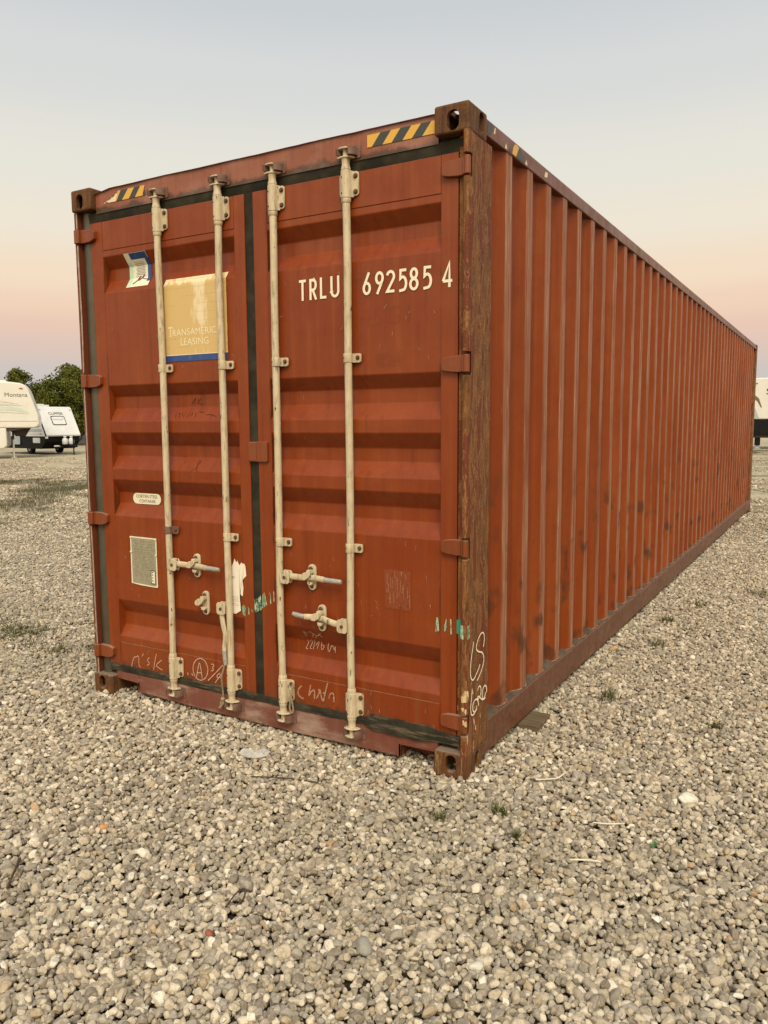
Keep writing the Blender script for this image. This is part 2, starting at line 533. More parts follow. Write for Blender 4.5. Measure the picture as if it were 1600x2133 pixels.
def obj(name, bm, mat, parent=None, bevel=0.0, seg=2, smooth=False):
    bmesh.ops.recalc_face_normals(bm, faces=bm.faces[:])
    me = bpy.data.meshes.new(name)
    bm.to_mesh(me)
    bm.free()
    if smooth:
        me.shade_auto(rad(40)) if hasattr(me, 'shade_auto') else me.shade_smooth()
    o = new_obj(name, me, mat, parent)
    if smooth:
        for pl in me.polygons:
            pl.use_smooth = True
        me.set_sharp_from_angle(angle=rad(38))
    if bevel > 0:
        md = o.modifiers.new('bevel', 'BEVEL')
        md.width = bevel
        md.segments = seg
        md.limit_method = 'ANGLE'
        md.angle_limit = rad(35)
    return o


def raw(name, bm, mat, parent=None):
    """flat sheets whose winding is already right"""
    me = bpy.data.meshes.new(name)
    bm.to_mesh(me)
    bm.free()
    return new_obj(name, me, mat, parent)


def tag(o, label, cat, group=None, kind=None):
    o['label'] = label
    o['category'] = cat
    if group:
        o['group'] = group
    if kind:
        o['kind'] = kind
    return o


def structure(o, kind='structure'):
    o['kind'] = kind
    return o


def thing(name, label, cat, loc=(0, 0, 0), rz=0.0, group=None):
    e = bpy.data.objects.new(name, None)
    COL.objects.link(e)
    e.empty_display_size = 0.2
    e.location = loc
    e.rotation_euler = (0, 0, rz)
    return tag(e, label, cat, group)


def box(bm, x0, x1, y0, y1, z0, z1, mi=0):
    vs = [bm.verts.new(c) for c in ((x0, y0, z0), (x1, y0, z0), (x1, y1, z0), (x0, y1, z0), (x0, y0, z1), (x1, y0, z1), (x1, y1, z1), (x0, y1, z1))]
    for q in ((0, 3, 2, 1), (4, 5, 6, 7), (0, 1, 5, 4), (1, 2, 6, 5), (2, 3, 7, 6), (3, 0, 4, 7)):
        f = bm.faces.new([vs[i] for i in q])
        f.material_index = mi


def prism(bm, poly, a0, a1, axis='y', mi=0):
    """extrude a 2D polygon: axis y -> poly in (x,z); axis x -> (y,z); axis z -> (x,y)"""
    def P(p, a):
        if axis == 'y':
            return (p[0], a, p[1])
        if axis == 'x':
            return (a, p[0], p[1])
        return (p[0], p[1], a)
    A = [bm.verts.new(P(p, a0)) for p in poly]
    B = [bm.verts.new(P(p, a1)) for p in poly]
    n = len(poly)
    fs = [bm.faces.new(A), bm.faces.new(B[::-1])]
    for i in range(n):
        fs.append(bm.faces.new([A[i], B[i], B[(i + 1) % n], A[(i + 1) % n]]))
    for f in fs:
        f.material_index = mi


def tube(bm, p0, p1, r0, r1=None, n=16, cap=True, mi=0):
    r1 = r0 if r1 is None else r1
    p0, p1 = Vector(p0), Vector(p1)
    d = (p1 - p0).normalized()
    u = d.orthogonal().normalized()
    v = d.cross(u)
    A, B = [], []
    for i in range(n):
        t = 2 * math.pi * i / n
        o = u * math.cos(t) + v * math.sin(t)
        A.append(bm.verts.new(p0 + o * r0))
        B.append(bm.verts.new(p1 + o * r1))
    for i in range(n):
        f = bm.faces.new([A[i], A[(i + 1) % n], B[(i + 1) % n], B[i]])
        f.material_index = mi
    if cap:
        bm.faces.new(A[::-1]).material_index = mi
        bm.faces.new(B).material_index = mi


def lathe(bm, cx, cy, prof, n=20, mi=0):
    """prof: list of (radius, z), closed with caps"""
    rings = []
    for r, z in prof:
        rings.append([bm.verts.new((cx + r * math.cos(2 * math.pi * i / n), cy + r * math.sin(2 * math.pi * i / n), z)) for i in range(n)])
    for a, b in zip(rings, rings[1:]):
        for i in range(n):
            bm.faces.new([a[i], a[(i + 1) % n], b[(i + 1) % n], b[i]]).material_index = mi
    bm.faces.new(rings[0][::-1]).material_index = mi
    bm.faces.new(rings[-1]).material_index = mi


def path_tube(bm, pts, rads, n=10, flat=1.0, mi=0):
    """round (or flattened in y) tube along points"""
    pts = [Vector(p) for p in pts]
    rings = []
    for i, p in enumerate(pts):
        d = (pts[min(i + 1, len(pts) - 1)] - pts[max(i - 1, 0)]).normalized()
        u = d.cross(Vector((0, 1, 0)))
        if u.length < 1e-3:
            u = d.cross(Vector((1, 0, 0)))
        u.normalize()
        v = d.cross(u).normalized()
        r = rads[i] if isinstance(rads, (list, tuple)) else rads
        rings.append([bm.verts.new(p + u * math.cos(2 * math.pi * k / n) * r + v * math.sin(2 * math.pi * k / n) * r * flat) for k in range(n)])
    for a, b in zip(rings, rings[1:]):
        for k in range(n):
            bm.faces.new([a[k], a[(k + 1) % n], b[(k + 1) % n], b[k]]).material_index = mi
    bm.faces.new(rings[0][::-1]).material_index = mi
    bm.faces.new(rings[-1]).material_index = mi


def rrect(x0, x1, z0, z1, r, n=4):
    pts = []
    for cx, cz, a in ((x1 - r, z1 - r, 0), (x0 + r, z1 - r, 90), (x0 + r, z0 + r, 180), (x1 - r, z0 + r, 270)):
        for i in range(n + 1):
            t = rad(a + 90.0 * i / n)
            pts.append((cx + r * math.cos(t), cz + r * math.sin(t)))
    return pts


def smooth_line(pts, it=2):
    for _ in range(it):
        if len(pts) < 3:
            return pts
        q = [pts[0]]
        for a, b in zip(pts, pts[1:]):
            q.append((a[0] * .75 + b[0] * .25, a[1] * .75 + b[1] * .25))
            q.append((a[0] * .25 + b[0] * .75, a[1] * .25 + b[1] * .75))
        q.append(pts[-1])
        pts = q
    return pts


def ribbon(bm, pts, w, place, closed=False, square=False, vary=0.0, mi=0, lift=(0, 0, 0)):
    """flat ribbon along a 2D polyline with mitred joints; place(u, v) gives the 3D point"""
    n = len(pts)
    L, R = [], []
    P = [Vector(p) for p in pts]
    if square and not closed:
        P[0] = P[0] + (P[0] - P[1]).normalized() * w / 2
        P[-1] = P[-1] + (P[-1] - P[-2]).normalized() * w / 2
    for i in range(n):
        a = P[(i - 1) % n] if (closed or i > 0) else None
        b = P[(i + 1) % n] if (closed or i < n - 1) else None
        d0 = (P[i] - a).normalized() if a is not None else None
        d1 = (b - P[i]).normalized() if b is not None else None
        if d0 is None:
            d0 = d1
        if d1 is None:
            d1 = d0
        n0 = Vector((-d0.y, d0.x))
        n1 = Vector((-d1.y, d1.x))
        m = n0 + n1
        if m.length < 0.2:
            m = n0
        m.normalize()
        k = min(1.0 / max(m.dot(n0), 0.45), 2.0)
        ww = w * (1.0 + vary * math.sin(i * 2.1)) / 2
        lf = Vector(lift) * (1.0 + i * 0.10)
        L.append(bm.verts.new(Vector(place(*(P[i] + m * ww * k))) + lf))
        R.append(bm.verts.new(Vector(place(*(P[i] - m * ww * k))) + lf))
    for i in range(n if closed else n - 1):
        j = (i + 1) % n
        f = bm.faces.new([R[i], R[j], L[j], L[i]])
        f.material_index = mi


def poly_sheet(bm, pts3, mi=0):
    f = bm.faces.new([bm.verts.new(p) for p in pts3])
    f.material_index = mi
    bmesh.ops.triangulate(bm, faces=[f], quad_method='BEAUTY', ngon_method='EAR_CLIP')


def text_bm(bm, s, place, height, width=None, mi=0, align='LEFT', spacing=1.0):
    """lettering as flat mesh; place(u, v) puts it on its surface"""
    cu = bpy.data.curves.new('t', 'FONT')
    cu.body = s
    cu.size = 1.0
    cu.space_character = spacing
    cu.resolution_u = 3
    ob = bpy.data.objects.new('t', cu)
    me = bpy.data.meshes.new_from_object(ob)
    vs = [v.co.copy() for v in me.vertices]
    x0 = min(v.x for v in vs); x1 = max(v.x for v in vs)
    y0 = min(v.y for v in vs); y1 = max(v.y for v in vs)
    sx = (width / (x1 - x0)) if width else height / (y1 - y0)
    sy = height / (y1 - y0)
    off = len(bm.verts)
    nv = [bm.verts.new(place((v.x - x0) * sx, (v.y - y0) * sy)) for v in vs]
    for pl in me.polygons:
        try:
            f = bm.faces.new([nv[i] for i in pl.vertices])
            f.material_index = mi
        except ValueError:
            pass
    bpy.data.objects.remove(ob)
    bpy.data.meshes.remove(me)
    bpy.data.curves.remove(cu)


def arc(cx, cy, rx, ry, a0, a1, n=10):
    return [(cx + rx * math.cos(rad(a0 + (a1 - a0) * i / n)), cy + ry * math.sin(rad(a0 + (a1 - a0) * i / n))) for i in range(n + 1)]


# ------------------------------------------------------------------ the container
W, LEN, HGT = 2.438, 12.192, 2.896
FACE, PAN_O, PAN_I = 0.045, 0.0475, 0.092
box_root = thing('shipping_container', 'long rust red high cube shipping container with cream locking bars standing on gravel', 'shipping container', (0, 0, 0))

# corner castings: bevelled block, hollow, oval holes cut through
def casting_mesh():
    def tmp(bm, mods=()):
        me = bpy.data.meshes.new('tmp'); bmesh.ops.recalc_face_normals(bm, faces=bm.faces[:]); bm.to_mesh(me); bm.free()
        o = bpy.data.objects.new('tmp', me); COL.objects.link(o)
        return o
    b = bmesh.new(); box(b, -0.160, 0, 0, 0.190, -0.118, 0)
    bmesh.ops.recalc_face_normals(b, faces=b.faces[:])
    bmesh.ops.bevel(b, geom=[e for e in b.edges], offset=0.011, segments=3, affect='EDGES', profile=0.5)
    main = tmp(b)
    c1 = bmesh.new(); box(c1, -0.136, -0.020, 0.024, 0.166, -0.098, -0.022); o1 = tmp(c1)
    cutters = [o1]
    def oval(w, h, n=20):
        r = w / 2
        return [(math.cos(t) * r, math.sin(t) * r + (h / 2 - r) * (1 if math.sin(t) >= 0 else -1)) for t in (2 * math.pi * i / n for i in range(n))]
    for axis, cu, cv, w, h, a0, a1 in (('y', -0.072, -0.068, 0.056, 0.082, -0.02, 0.06), ('x', 0.129, -0.054, 0.050, 0.084, -0.06, 0.02), ('z', -0.080, 0.092, 0.062, 0.110, -0.04, 0.02)):
        c = bmesh.new(); prism(c, [(cu + p[0], cv + p[1]) for p in oval(w, h)], a0, a1, axis); cutters.append(tmp(c))
    for c in cutters:
        m = main.modifiers.new('cut', 'BOOLEAN'); m.operation = 'DIFFERENCE'; m.solver = 'EXACT'; m.object = c
    dg = bpy.context.evaluated_depsgraph_get()
    me = bpy.data.meshes.new_from_object(main.evaluated_get(dg))
    for o in [main] + cutters:
        md = o.data; bpy.data.objects.remove(o); bpy.data.meshes.remove(md)
    return me


CAST = casting_mesh()


def casting(x, y, z, sx, sy, sz):
    bm = bmesh.new(); bm.from_mesh(CAST)
    for v in bm.verts:
        v.co = Vector((x + v.co.x * sx, y + v.co.y * sy, z + v.co.z * sz))
    return obj('corner_casting', bm, M['rust_cast'], box_root)


for x, sx in ((0, 1), (-W, -1)):
    for y, sy in ((0, 1), (LEN, -1)):
        casting(x, y, HGT, sx, sy, 1)
        casting(x, y, 0, sx, sy, -1)

# right front post: side plate with a front strip broken at the hinges
GAPS = [(0.205, 0.302), (1.002, 1.098), (1.793, 1.892), (2.600, 2.693)]
bm = bmesh.new()
prism(bm, [(-0.062, 0.047), (-0.010, 0.047), (-0.002, 0.040), (0.0, 0.042), (0.0, 0.243), (-0.004, 0.248), (-0.062, 0.248)], 0.118, 2.778, 'z')
cuts = [0.112] + [v for g in GAPS for v in g] + [2.784]
for z0, z1 in zip(cuts[0::2], cuts[1::2]):
    prism(bm, [(-0.027, 0.046), (-0.027, 0.006), (-0.022, 0.001), (-0.010, 0.0), (-0.003, 0.005), (0.0, 0.012), (0.0012, 0.030), (-0.003, 0.046)], z0, z1, 'z')
obj('corner_post', bm, M['rust'], box_root, 0.0015)
# left front post: thin outer plate, recessed channel
bm = bmesh.new()
zz = [0.118 + (2.778 - 0.118) * i / 60 for i in range(61)]
def wob(z): return 0.0035 * math.sin(z * 3.1 + 0.6) + 0.002 * math.sin(z * 9.3)
rows = []
for z in zz:
    d = wob(z)
    rows.append([bm.verts.new(c) for c in ((-W + 0.001, 0.25, z), (-W + 0.001, 0.018, z), (-W + 0.018 + d, 0.017, z), (-W + 0.018 + d, 0.25, z))])
for a, b in zip(rows, rows[1:]):
    for i in range(4):
        bm.faces.new([a[i], a[(i + 1) % 4], b[(i + 1) % 4], b[i]])
obj('corner_post', bm, M['rust'], box_root)
bm = bmesh.new()
rows = []
for z in zz:
    d = wob(z)
    rows.append([bm.verts.new(c) for c in ((-W + 0.0185 + d, 0.0145, z), (-W + 0.0215 + d, 0.0150, z), (-W + 0.0215 + d, 0.020, z), (-W + 0.0185 + d, 0.020, z))])
LG = [(0.205, 0.305), (1.000, 1.100), (1.790, 1.895), (2.598, 2.695)]
for i, (a, b) in enumerate(zip(rows, rows[1:])):
    zc = (zz[i] + zz[i + 1]) / 2
    if any(g[0] < zc < g[1] for g in LG):
        continue
    for q in range(4):
        bm.faces.new([a[q], a[(q + 1) % 4], b[(q + 1) % 4], b[q]])
obj('post_edge_strip', bm, M['bare'], box_root)
bm = bmesh.new(); box(bm, -W + 0.02, -2.335, 0.082, 0.10, 0.118, 2.778)
box(bm, -W + 0.0222, -W + 0.0262, 0.0215, 0.0818, 0.118, 2.778)
obj('post_channel', bm, M['panel_dark'], box_root)
for xa, xb in ((-0.066, 0), (-W, -W + 0.066)):
    bm = bmesh.new()
    prism(bm, [(xa, 11.944), (xb, 11.944), (xb, 12.17), (xa, 12.17)], 0.118, 2.778, 'z')
    obj('rear_post', bm, M['rust'], box_root, 0.004)

# side walls, corrugated, slightly beaten
def side_profile():
    pts = [(0.247, -0.044), (0.435 - 0.068, -0.044)]
    k = 0
    while 0.470 + 0.2785 * k + 0.11 < 11.93:
        c = 0.470 + 0.2785 * k
        pts += [(c - 0.035, -0.0085), (c + 0.035, -0.0085), (c + 0.103, -0.044), (c + 0.1755, -0.044)]
        k += 1
    pts.append((11.945, -0.044))
    return pts


def side_wall(mirror):
    bm = bmesh.new()
    prof = side_profile()
    zs = [0.205 + (2.812 - 0.205) * i / 26 for i in range(27)]
    rows = []
    for z in zs:
        row = []
        for y, x in prof:
            e = math.sin(math.pi * (z - 0.205) / 2.607)
            d = 0.0055 * mnoise.noise(Vector((y * 1.7, z * 1.1, 3.0))) * e + 0.0024 * mnoise.noise(Vector((y * 6, z * 5, 9.0))) * e
            xx = x + d
            row.append(bm.verts.new((-W - xx if mirror else xx, y + 0.005 * mnoise.noise(Vector((y * 5, z * 1.3, 17.0))), z)))
        rows.append(row)
    for a, b in zip(rows, rows[1:]):
        for i in range(len(prof) - 1):
            q = [a[i], a[i + 1], b[i + 1], b[i]]
            bm.faces.new(q[::-1] if mirror else q)
    return raw('side_panel', bm, M['side'], box_root)


sp = side_wall(False)
md = sp.modifiers.new('bevel', 'BEVEL'); md.width = 0.006; md.segments = 2; md.limit_method = 'ANGLE'; md.angle_limit = rad(18)
side_wall(True)

for mx in (False, True):
    def X(a): return -W - a if mx else a
    bm = bmesh.new()
    box(bm, *sorted((X(-0.062), X(-0.003))), 0.19, 12.0, 2.812, 2.876)
    box(bm, *sorted((X(-0.060), X(-0.010))), 0.19, 12.0, 2.876, 2.886)
    obj('top_side_rail', bm, M['rail'], box_root, 0.004)
    bm = bmesh.new()
    prism(bm, [(X(-0.050), 0.045), (X(-0.012), 0.040), (X(-0.003), 0.046), (X(-0.001), 0.197), (X(-0.008), 0.205), (X(-0.060), 0.207), (X(-0.060), 0.19), (X(-0.016), 0.186), (X(-0.018), 0.056), (X(-0.050), 0.056)], 0.188, 12.004, 'y')
    obj('bottom_side_rail', bm, M['rail'], box_root, 0.002)
# dried mud sitting on the ledge of the right bottom rail
bm = bmesh.new()
prev = None
for i in range(0, 700):
    y = 0.25 + 11.65 * i / 699
    h = 0.006 + 0.016 * max(0.0, mnoise.noise(Vector((y * 2.3, 1.0, 0.0))) + 0.35) + 0.004 * mnoise.noise(Vector((y * 21, 0, 0)))
    cur = [bm.verts.new((-0.0035, y, 0.2045)), bm.verts.new((-0.020, y, 0.207 + max(h, 0.002) * 0.7)), bm.verts.new((-0.046, y, 0.208 + max(h, 0.002) * 1.7))]
    if prev:
        bm.faces.new([prev[0], cur[0], cur[1], prev[1]]); bm.faces.new([prev[1], cur[1], cur[2], prev[2]])
    prev = cur
M['mud'] = simple('dried_mud', (0.10, 0.068, 0.042), (0.048, 0.029, 0.018), 26, 0.95, 0.0, 0.5)
obj('mud_ridge', bm, M['mud'], box_root)
M['seam'] = simple('dusty_weld_bead', (0.25, 0.185, 0.13), (0.12, 0.075, 0.05), 40, 0.9, 0.0, 0.4)
bm = bmesh.new()
pts, rs = [], []
for (ya, xa), (yb, xb) in zip(side_profile(), side_profile()[1:]):
    for q in range(4):
        y = ya + (yb - ya) * q / 4
        pts.append((xa + (xb - xa) * q / 4 + 0.003, y, 0.212 + 0.004 * mnoise.noise(Vector((y * 9, 0, 0)))))
        rs.append(0.0042 + 0.0022 * mnoise.noise(Vector((y * 14, 3, 0))))
path_tube(bm, pts, rs, 6)
obj('weld_bead', bm, M['seam'], box_root)

# roof, floor and far end
bm = bmesh.new()
prof = []
for k in range(57):
    y = 0.10 + 0.21 * k
    prof += [(y, 2.884), (y + 0.09, 2.884), (y + 0.11, 2.868), (y + 0.19, 2.868)]
prof = [q for q in prof if q[0] < 12.1]
for a, b in zip(prof, prof[1:]):
    bm.faces.new([bm.verts.new((-W + 0.05, a[0], a[1])), bm.verts.new((-0.05, a[0], a[1])), bm.verts.new((-0.05, b[0], b[1])), bm.verts.new((-W + 0.05, b[0], b[1]))])
bmesh.ops.remove_doubles(bm, verts=bm.verts[:], dist=1e-5)
raw('roof', bm, M['rail'], box_root)
bm = bmesh.new(); box(bm, -W + 0.06, -0.06, 0.13, 12.1, 0.13, 0.16)
obj('floor', bm, M['timber'], box_root)
bm = bmesh.new(); box(bm, -W + 0.06, -0.06, 12.11, 12.15, 0.12, 2.87)
obj('end_wall', bm, M['side'], box_root)

# header and sill
bm = bmesh.new()
n = 120
rows = []
for i in range(n + 1):
    x = -2.279 + (2.279 - 0.158) * i / n
    d = 0.004 * mnoise.noise(Vector((x * 3.1, 0, 4))) + 0.002 * mnoise.noise(Vector((x * 13, 0, 1)))
    fade = min(1, (x + 2.279) / 0.12)
    t = 2.862 + 0.018 * fade + d
    rows.append([bm.verts.new(c) for c in ((x, 0.041, 2.760), (x, 0.040, t - 0.004), (x, 0.030 + d, t), (x, 0.105, t + 0.006), (x, 0.105, 2.760))])
for a, b in zip(rows, rows[1:]):
    for q in range(5):
        bm.faces.new([a[q], b[q], b[(q + 1) % 5], a[(q + 1) % 5]])
obj('door_header', bm, M['header'], box_root)
bm = bmesh.new()
pl = [(-2.282, 0.146), (-0.158, 0.146), (-0.158, 0.088), (-0.345, 0.086), (-0.352, 0.080), (-0.352, 0.028), (-1.0, 0.022), (-1.6, 0.028), (-2.095, 0.040), (-2.110, 0.092), (-2.282, 0.098)]
prism(bm, pl[::-1], 0.040, 0.052)
box(bm, -2.282, -0.158, 0.052, 0.13, 0.10, 0.140)
obj('door_sill', bm, M['sill'], box_root, 0.002)
# cut-out cheeks behind the sill
for q in ((-0.362, -0.352, 0.040, 0.16, 0.03, 0.088), (-2.105, -2.095, 0.040, 0.16, 0.04, 0.096), (-0.351, -0.10, 0.161, 0.165, 0.0, 0.10), (-2.33, -2.106, 0.161, 0.165, 0.0, 0.10)):
    bm = bmesh.new(); box(bm, *q)
    obj('sill_cheek', bm, M['rail'], box_root)

# perimeter gaskets belong to the frame opening
bm = bmesh.new()
n = 110
rows = []
for i in range(n + 1):
    x = -2.40 + 2.37 * i / n
    rag = 0.003 * mnoise.noise(Vector((x * 9, 2, 0)))
    rows.append([bm.verts.new(c) for c in ((x, 0.052, 2.708), (x, 0.0475, 2.718), (x, 0.0465, 2.745 + rag), (x, 0.0445, 2.7645 + rag))])
for a, b in zip(rows, rows[1:]):
    for q in range(3):
        bm.faces.new([a[q], b[q], b[q + 1], a[q + 1]])
box(bm, -2.40, -0.03, 0.053, 0.08, 2.69, 2.80)
obj('top_gasket', bm, M['rubber'], box_root, smooth=True)
bm = bmesh.new()
rows = []
for i in range(521):
    x = -2.33 + 2.285 * i / 520
    t = max(0.0, min(1.0, (x + 0.56) / 0.06)) * max(0.25, min(1.0, (-0.10 - x) / 0.16))
    up = 0.024 * t * (0.75 + 0.8 * (mnoise.noise(Vector((x * 8, 5, 0))) + 0.3)) + 0.0045 * mnoise.noise(Vector((x * 17, 1, 3))) + 0.0035 * mnoise.noise(Vector((x * 61, 1, 3)))
    dn = 0.016 * t + 0.003 * mnoise.noise(Vector((x * 11, 7, 3)))
    yo = 0.012 * t * (0.6 + mnoise.noise(Vector((x * 10, 8, 3))))
    rows.append([bm.verts.new(c) for c in ((x, 0.054, 0.138 - dn), (x, 0.038 - yo, 0.144 - dn), (x, 0.037 - yo, 0.164), (x, 0.0415 - yo * 0.6, 0.178 + up * 0.8), (x, 0.0445, 0.184 + up))])
for a, b in zip(rows, rows[1:]):
    for q in range(4):
        bm.faces.new([a[q], b[q], b[q + 1], a[q + 1]])
obj('bottom_gasket', bm, M['rubber_dirty'], box_root, smooth=True)
bm = bmesh.new(); prism(bm, [(-0.066, 0.060), (-0.062, 0.050), (-0.05, 0.047), (-0.036, 0.050), (-0.030, 0.060), (-0.03, 0.075), (-0.066, 0.075)], 0.15, 2.74, 'z')
obj('side_gasket', bm, M['rubber'], box_root)
bm = bmesh.new()
rows = []
sect = [(-2.408, 0.080), (-2.408, 0.056), (-2.400, 0.046), (-2.385, 0.042), (-2.365, 0.0415), (-2.350, 0.045), (-2.340, 0.055), (-2.340, 0.080)]
for z in zz:
    d = 0.003 * mnoise.noise(Vector((z * 2.4, 0, 8)))
    rows.append([bm.verts.new((x + d, y - abs(d) * 0.5, z)) for x, y in sect])
for a, b in zip(rows, rows[1:]):
    for q in range(len(sect) - 1):
        bm.faces.new([a[q], a[q + 1], b[q + 1], b[q]])
obj('side_gasket', bm, M['rubber_grey'], box_root, smooth=True)

# ------------------------------------------------------------------ doors
GR = [(2.525, 2.460, 2.395, 2.325), (1.814, 1.752, 1.684, 1.612), (1.549, 1.478, 1.414, 1.345), (1.281, 1.207, 1.143, 1.074), (0.579, 0.499, 0.421, 0.361)]


def ysurf(z):
    for a, b, c, d in GR:
        if d < z < a:
            if z > b:
                return PAN_O + (PAN_I - PAN_O) * (a - z) / (a - b)
            if z > c:
                return PAN_I
            return PAN_I + (PAN_O - PAN_I) * (c - z) / (c - d)
    return PAN_O


def make_door(x0, x1, px0, px1):
    bm = bmesh.new()
    box(bm, x0, px0, FACE, 0.100, 0.178, 2.7155)
    box(bm, px1, x1, FACE, 0.100, 0.178, 2.7155)
    box(bm, px0 + 0.0015, px1 - 0.0015, FACE + 0.0008, 0.100, 2.558, 2.7150)
    box(bm, px0 + 0.0015, px1 - 0.0015, FACE + 0.0008, 0.100, 0.1784, 0.321)
    d = obj('door', bm, M['door'], box_root, 0.003)
    bm = bmesh.new()
    zs = [2.5565]
    for g in GR:
        zs += list(g)
    zs.append(0.3225)
    full = []
    for a, b in zip(zs, zs[1:]):
        m = max(1, int((a - b) / 0.07))
        full += [a + (b - a) * i / m for i in range(m)]
    full.append(zs[-1])
    nx = 14
    rows = []
    for z in full:
        rows.append([bm.verts.new((px0 + (px1 - px0) * i / nx, ysurf(z) + (0.0009 * mnoise.noise(Vector((px0 + i * 0.19, z * 2.1, 6.0))) + 0.0004 * mnoise.noise(Vector((i * 0.5, z * 7.1, 2.0)))) * (1 if 0 < i < nx else 0), z)) for i in range(nx + 1)])
    for a, b in zip(rows, rows[1:]):
        for i in range(nx):
            bm.faces.new([a[i], b[i], b[i + 1], a[i + 1]])
    p = raw('door_panel', bm, M['door'], d)
    bv = p.modifiers.new('bevel', 'BEVEL'); bv.width = 0.004; bv.segments = 2; bv.limit_method = 'ANGLE'; bv.angle_limit = rad(18)
    return d


door_l = make_door(-2.340, -1.226, -2.248, -1.294)
door_r = make_door(-1.171, -0.067, -1.086, -0.148)
# centre seal rides on the right door
bm = bmesh.new()
sect = [(-1.228, 0.075), (-1.226, 0.052), (-1.216, 0.047), (-1.199, 0.050), (-1.182, 0.047), (-1.170, 0.051), (-1.168, 0.075)]
rows = []
for z in [0.150 + (2.722 - 0.150) * i / 70 for i in range(71)]:
    d = 0.0022 * mnoise.noise(Vector((z * 3.4, 0, 1)))
    rows.append([bm.verts.new((x + d, y, z)) for x, y in sect])
for a, b in zip(rows, rows[1:]):
    for q in range(len(sect) - 1):
        bm.faces.new([a[q], a[q + 1], b[q + 1], b[q]])
obj('centre_gasket', bm, M['rubber'], door_r, smooth=True)
# overlap plate welded over the centre seal
bm = bmesh.new(); prism(bm, rrect(-1.223, -1.104, 1.404, 1.504, 0.004, 2), 0.031, 0.0445)
prism(bm, rrect(-1.223, -1.172, 1.408, 1.500, 0.004, 2), 0.028, 0.032)
obj('overlap_plate', bm, M['hinge'], door_r, 0.002)


def hinge(door, zc, left):
    bm = bmesh.new()
    h = 0.037
    if not left:
        blade = [(-0.030, zc - h + 0.003), (-0.030, zc + h - 0.003), (-0.060, zc + h - 0.002), (-0.105, zc + h - 0.005), (-0.132, zc + h - 0.011), (-0.138, zc + h - 0.018), (-0.138, zc - h + 0.018), (-0.132, zc - h + 0.011), (-0.105, zc - h + 0.005), (-0.060, zc - h + 0.001)]
        prism(bm, blade, 0.025, 0.046)
        tube(bm, (-0.0135, 0.0165, zc - h), (-0.0135, 0.0165, zc + h), 0.0135, n=18)
        box(bm, -0.034, -0.014, 0.012, 0.030, zc - h + 0.001, zc + h - 0.001)
    else:
        blade = [(-2.400, zc - h), (-2.400, zc + h), (-2.330, zc + h - 0.002), (-2.298, zc + h - 0.010), (-2.291, zc + h - 0.018), (-2.291, zc - h + 0.018), (-2.298, zc - h + 0.010), (-2.330, zc - h + 0.001)]
        prism(bm, blade, 0.022, 0.046)
        tube(bm, (-2.4225, 0.0165, zc - h), (-2.4225, 0.0165, zc + h), 0.0145, n=18)
        box(bm, -2.424, -2.395, 0.006, 0.026, zc - h + 0.001, zc + h - 0.001)
    return obj('hinge', bm, M['hinge'], door, 0.003, smooth=True)


for zc in (2.647, 1.843, 1.050, 0.255):
    hinge(door_r, zc, False)
    hinge(door_l, zc, True)
# pin pockets: brackets above and below each hinge on the right post
BARS = [(-1.795, door_l), (-1.371, door_l), (-1.026, door_r), (-0.610, door_r)]
BY, BR = 0.020, 0.0178


def bolt(bm, x, y, z, r=0.0095, mi=1):
    tube(bm, (x, y, z), (x, y - 0.004, z), r * 1.28, r * 1.28, 12, mi=mi)
    tube(bm, (x, y - 0.004, z), (x, y - 0.010, z), r, r * 0.9, 6, mi=mi)


def housing(door, bx, z0, z1, two_sided, mi=0):
    bm = bmesh.new()
    lathe(bm, bx, BY, [(0.0215, z0), (0.0240, z0 + 0.003), (0.0240, z1 - 0.003), (0.0215, z1)], 24)
    prism(bm, rrect(bx + 0.010, bx + 0.056, z0 + 0.012, z1 - 0.004, 0.013), 0.0355, 0.0435)
    # web easing from tube to flange
    prism(bm, [(bx + 0.014, 0.004), (bx + 0.0225, 0.012), (bx + 0.026, 0.030), (bx + 0.031, 0.0362), (bx + 0.006, 0.0362)], z0 + 0.006, z1 - 0.002, 'z')
    prism(bm, rrect(bx - (0.046 if two_sided else 0.030), bx - 0.006, z0 + 0.016, z1 - 0.010, 0.010), 0.0360, 0.0440)
    hh = z1 - z0
    for z in (z0 + 0.24 * hh, z0 + 0.80 * hh):
        bolt(bm, bx + 0.0415, 0.0362, z, 0.0090)
        tube(bm, (bx - 0.009, BY - 0.0215, z - 0.008), (bx - 0.0093, BY - 0.0232, z - 0.008), 0.0044, n=10, mi=1)
    return obj('bar_housing', bm, [M['cream'], M['bolt']], door, 0.002, smooth=True)


def bracket(door, bx, zc, mats=None):
    bm = bmesh.new()
    lathe(bm, bx, BY, [(0.0205, zc - 0.021), (0.0213, zc - 0.019), (0.0213, zc + 0.019), (0.0205, zc + 0.021)], 20)
    prism(bm, rrect(bx + 0.008, bx + 0.062, zc - 0.021, zc + 0.020, 0.008), 0.030, 0.040)
    box(bm, bx + 0.004, bx + 0.022, 0.012, 0.034, zc - 0.0205, zc + 0.0195)
    box(bm, bx - 0.028, bx - 0.010, 0.024, 0.042, zc - 0.0205, zc + 0.0195)
    bolt(bm, bx + 0.047, 0.0305, zc + 0.001, 0.0082)
    tube(bm, (bx - 0.010, BY - 0.0185, zc), (bx - 0.0103, BY - 0.0200, zc), 0.0042, n=10, mi=1)
    return obj('bar_bracket', bm, mats or [M['cream'], M['bolt']], door, 0.0015, smooth=True)


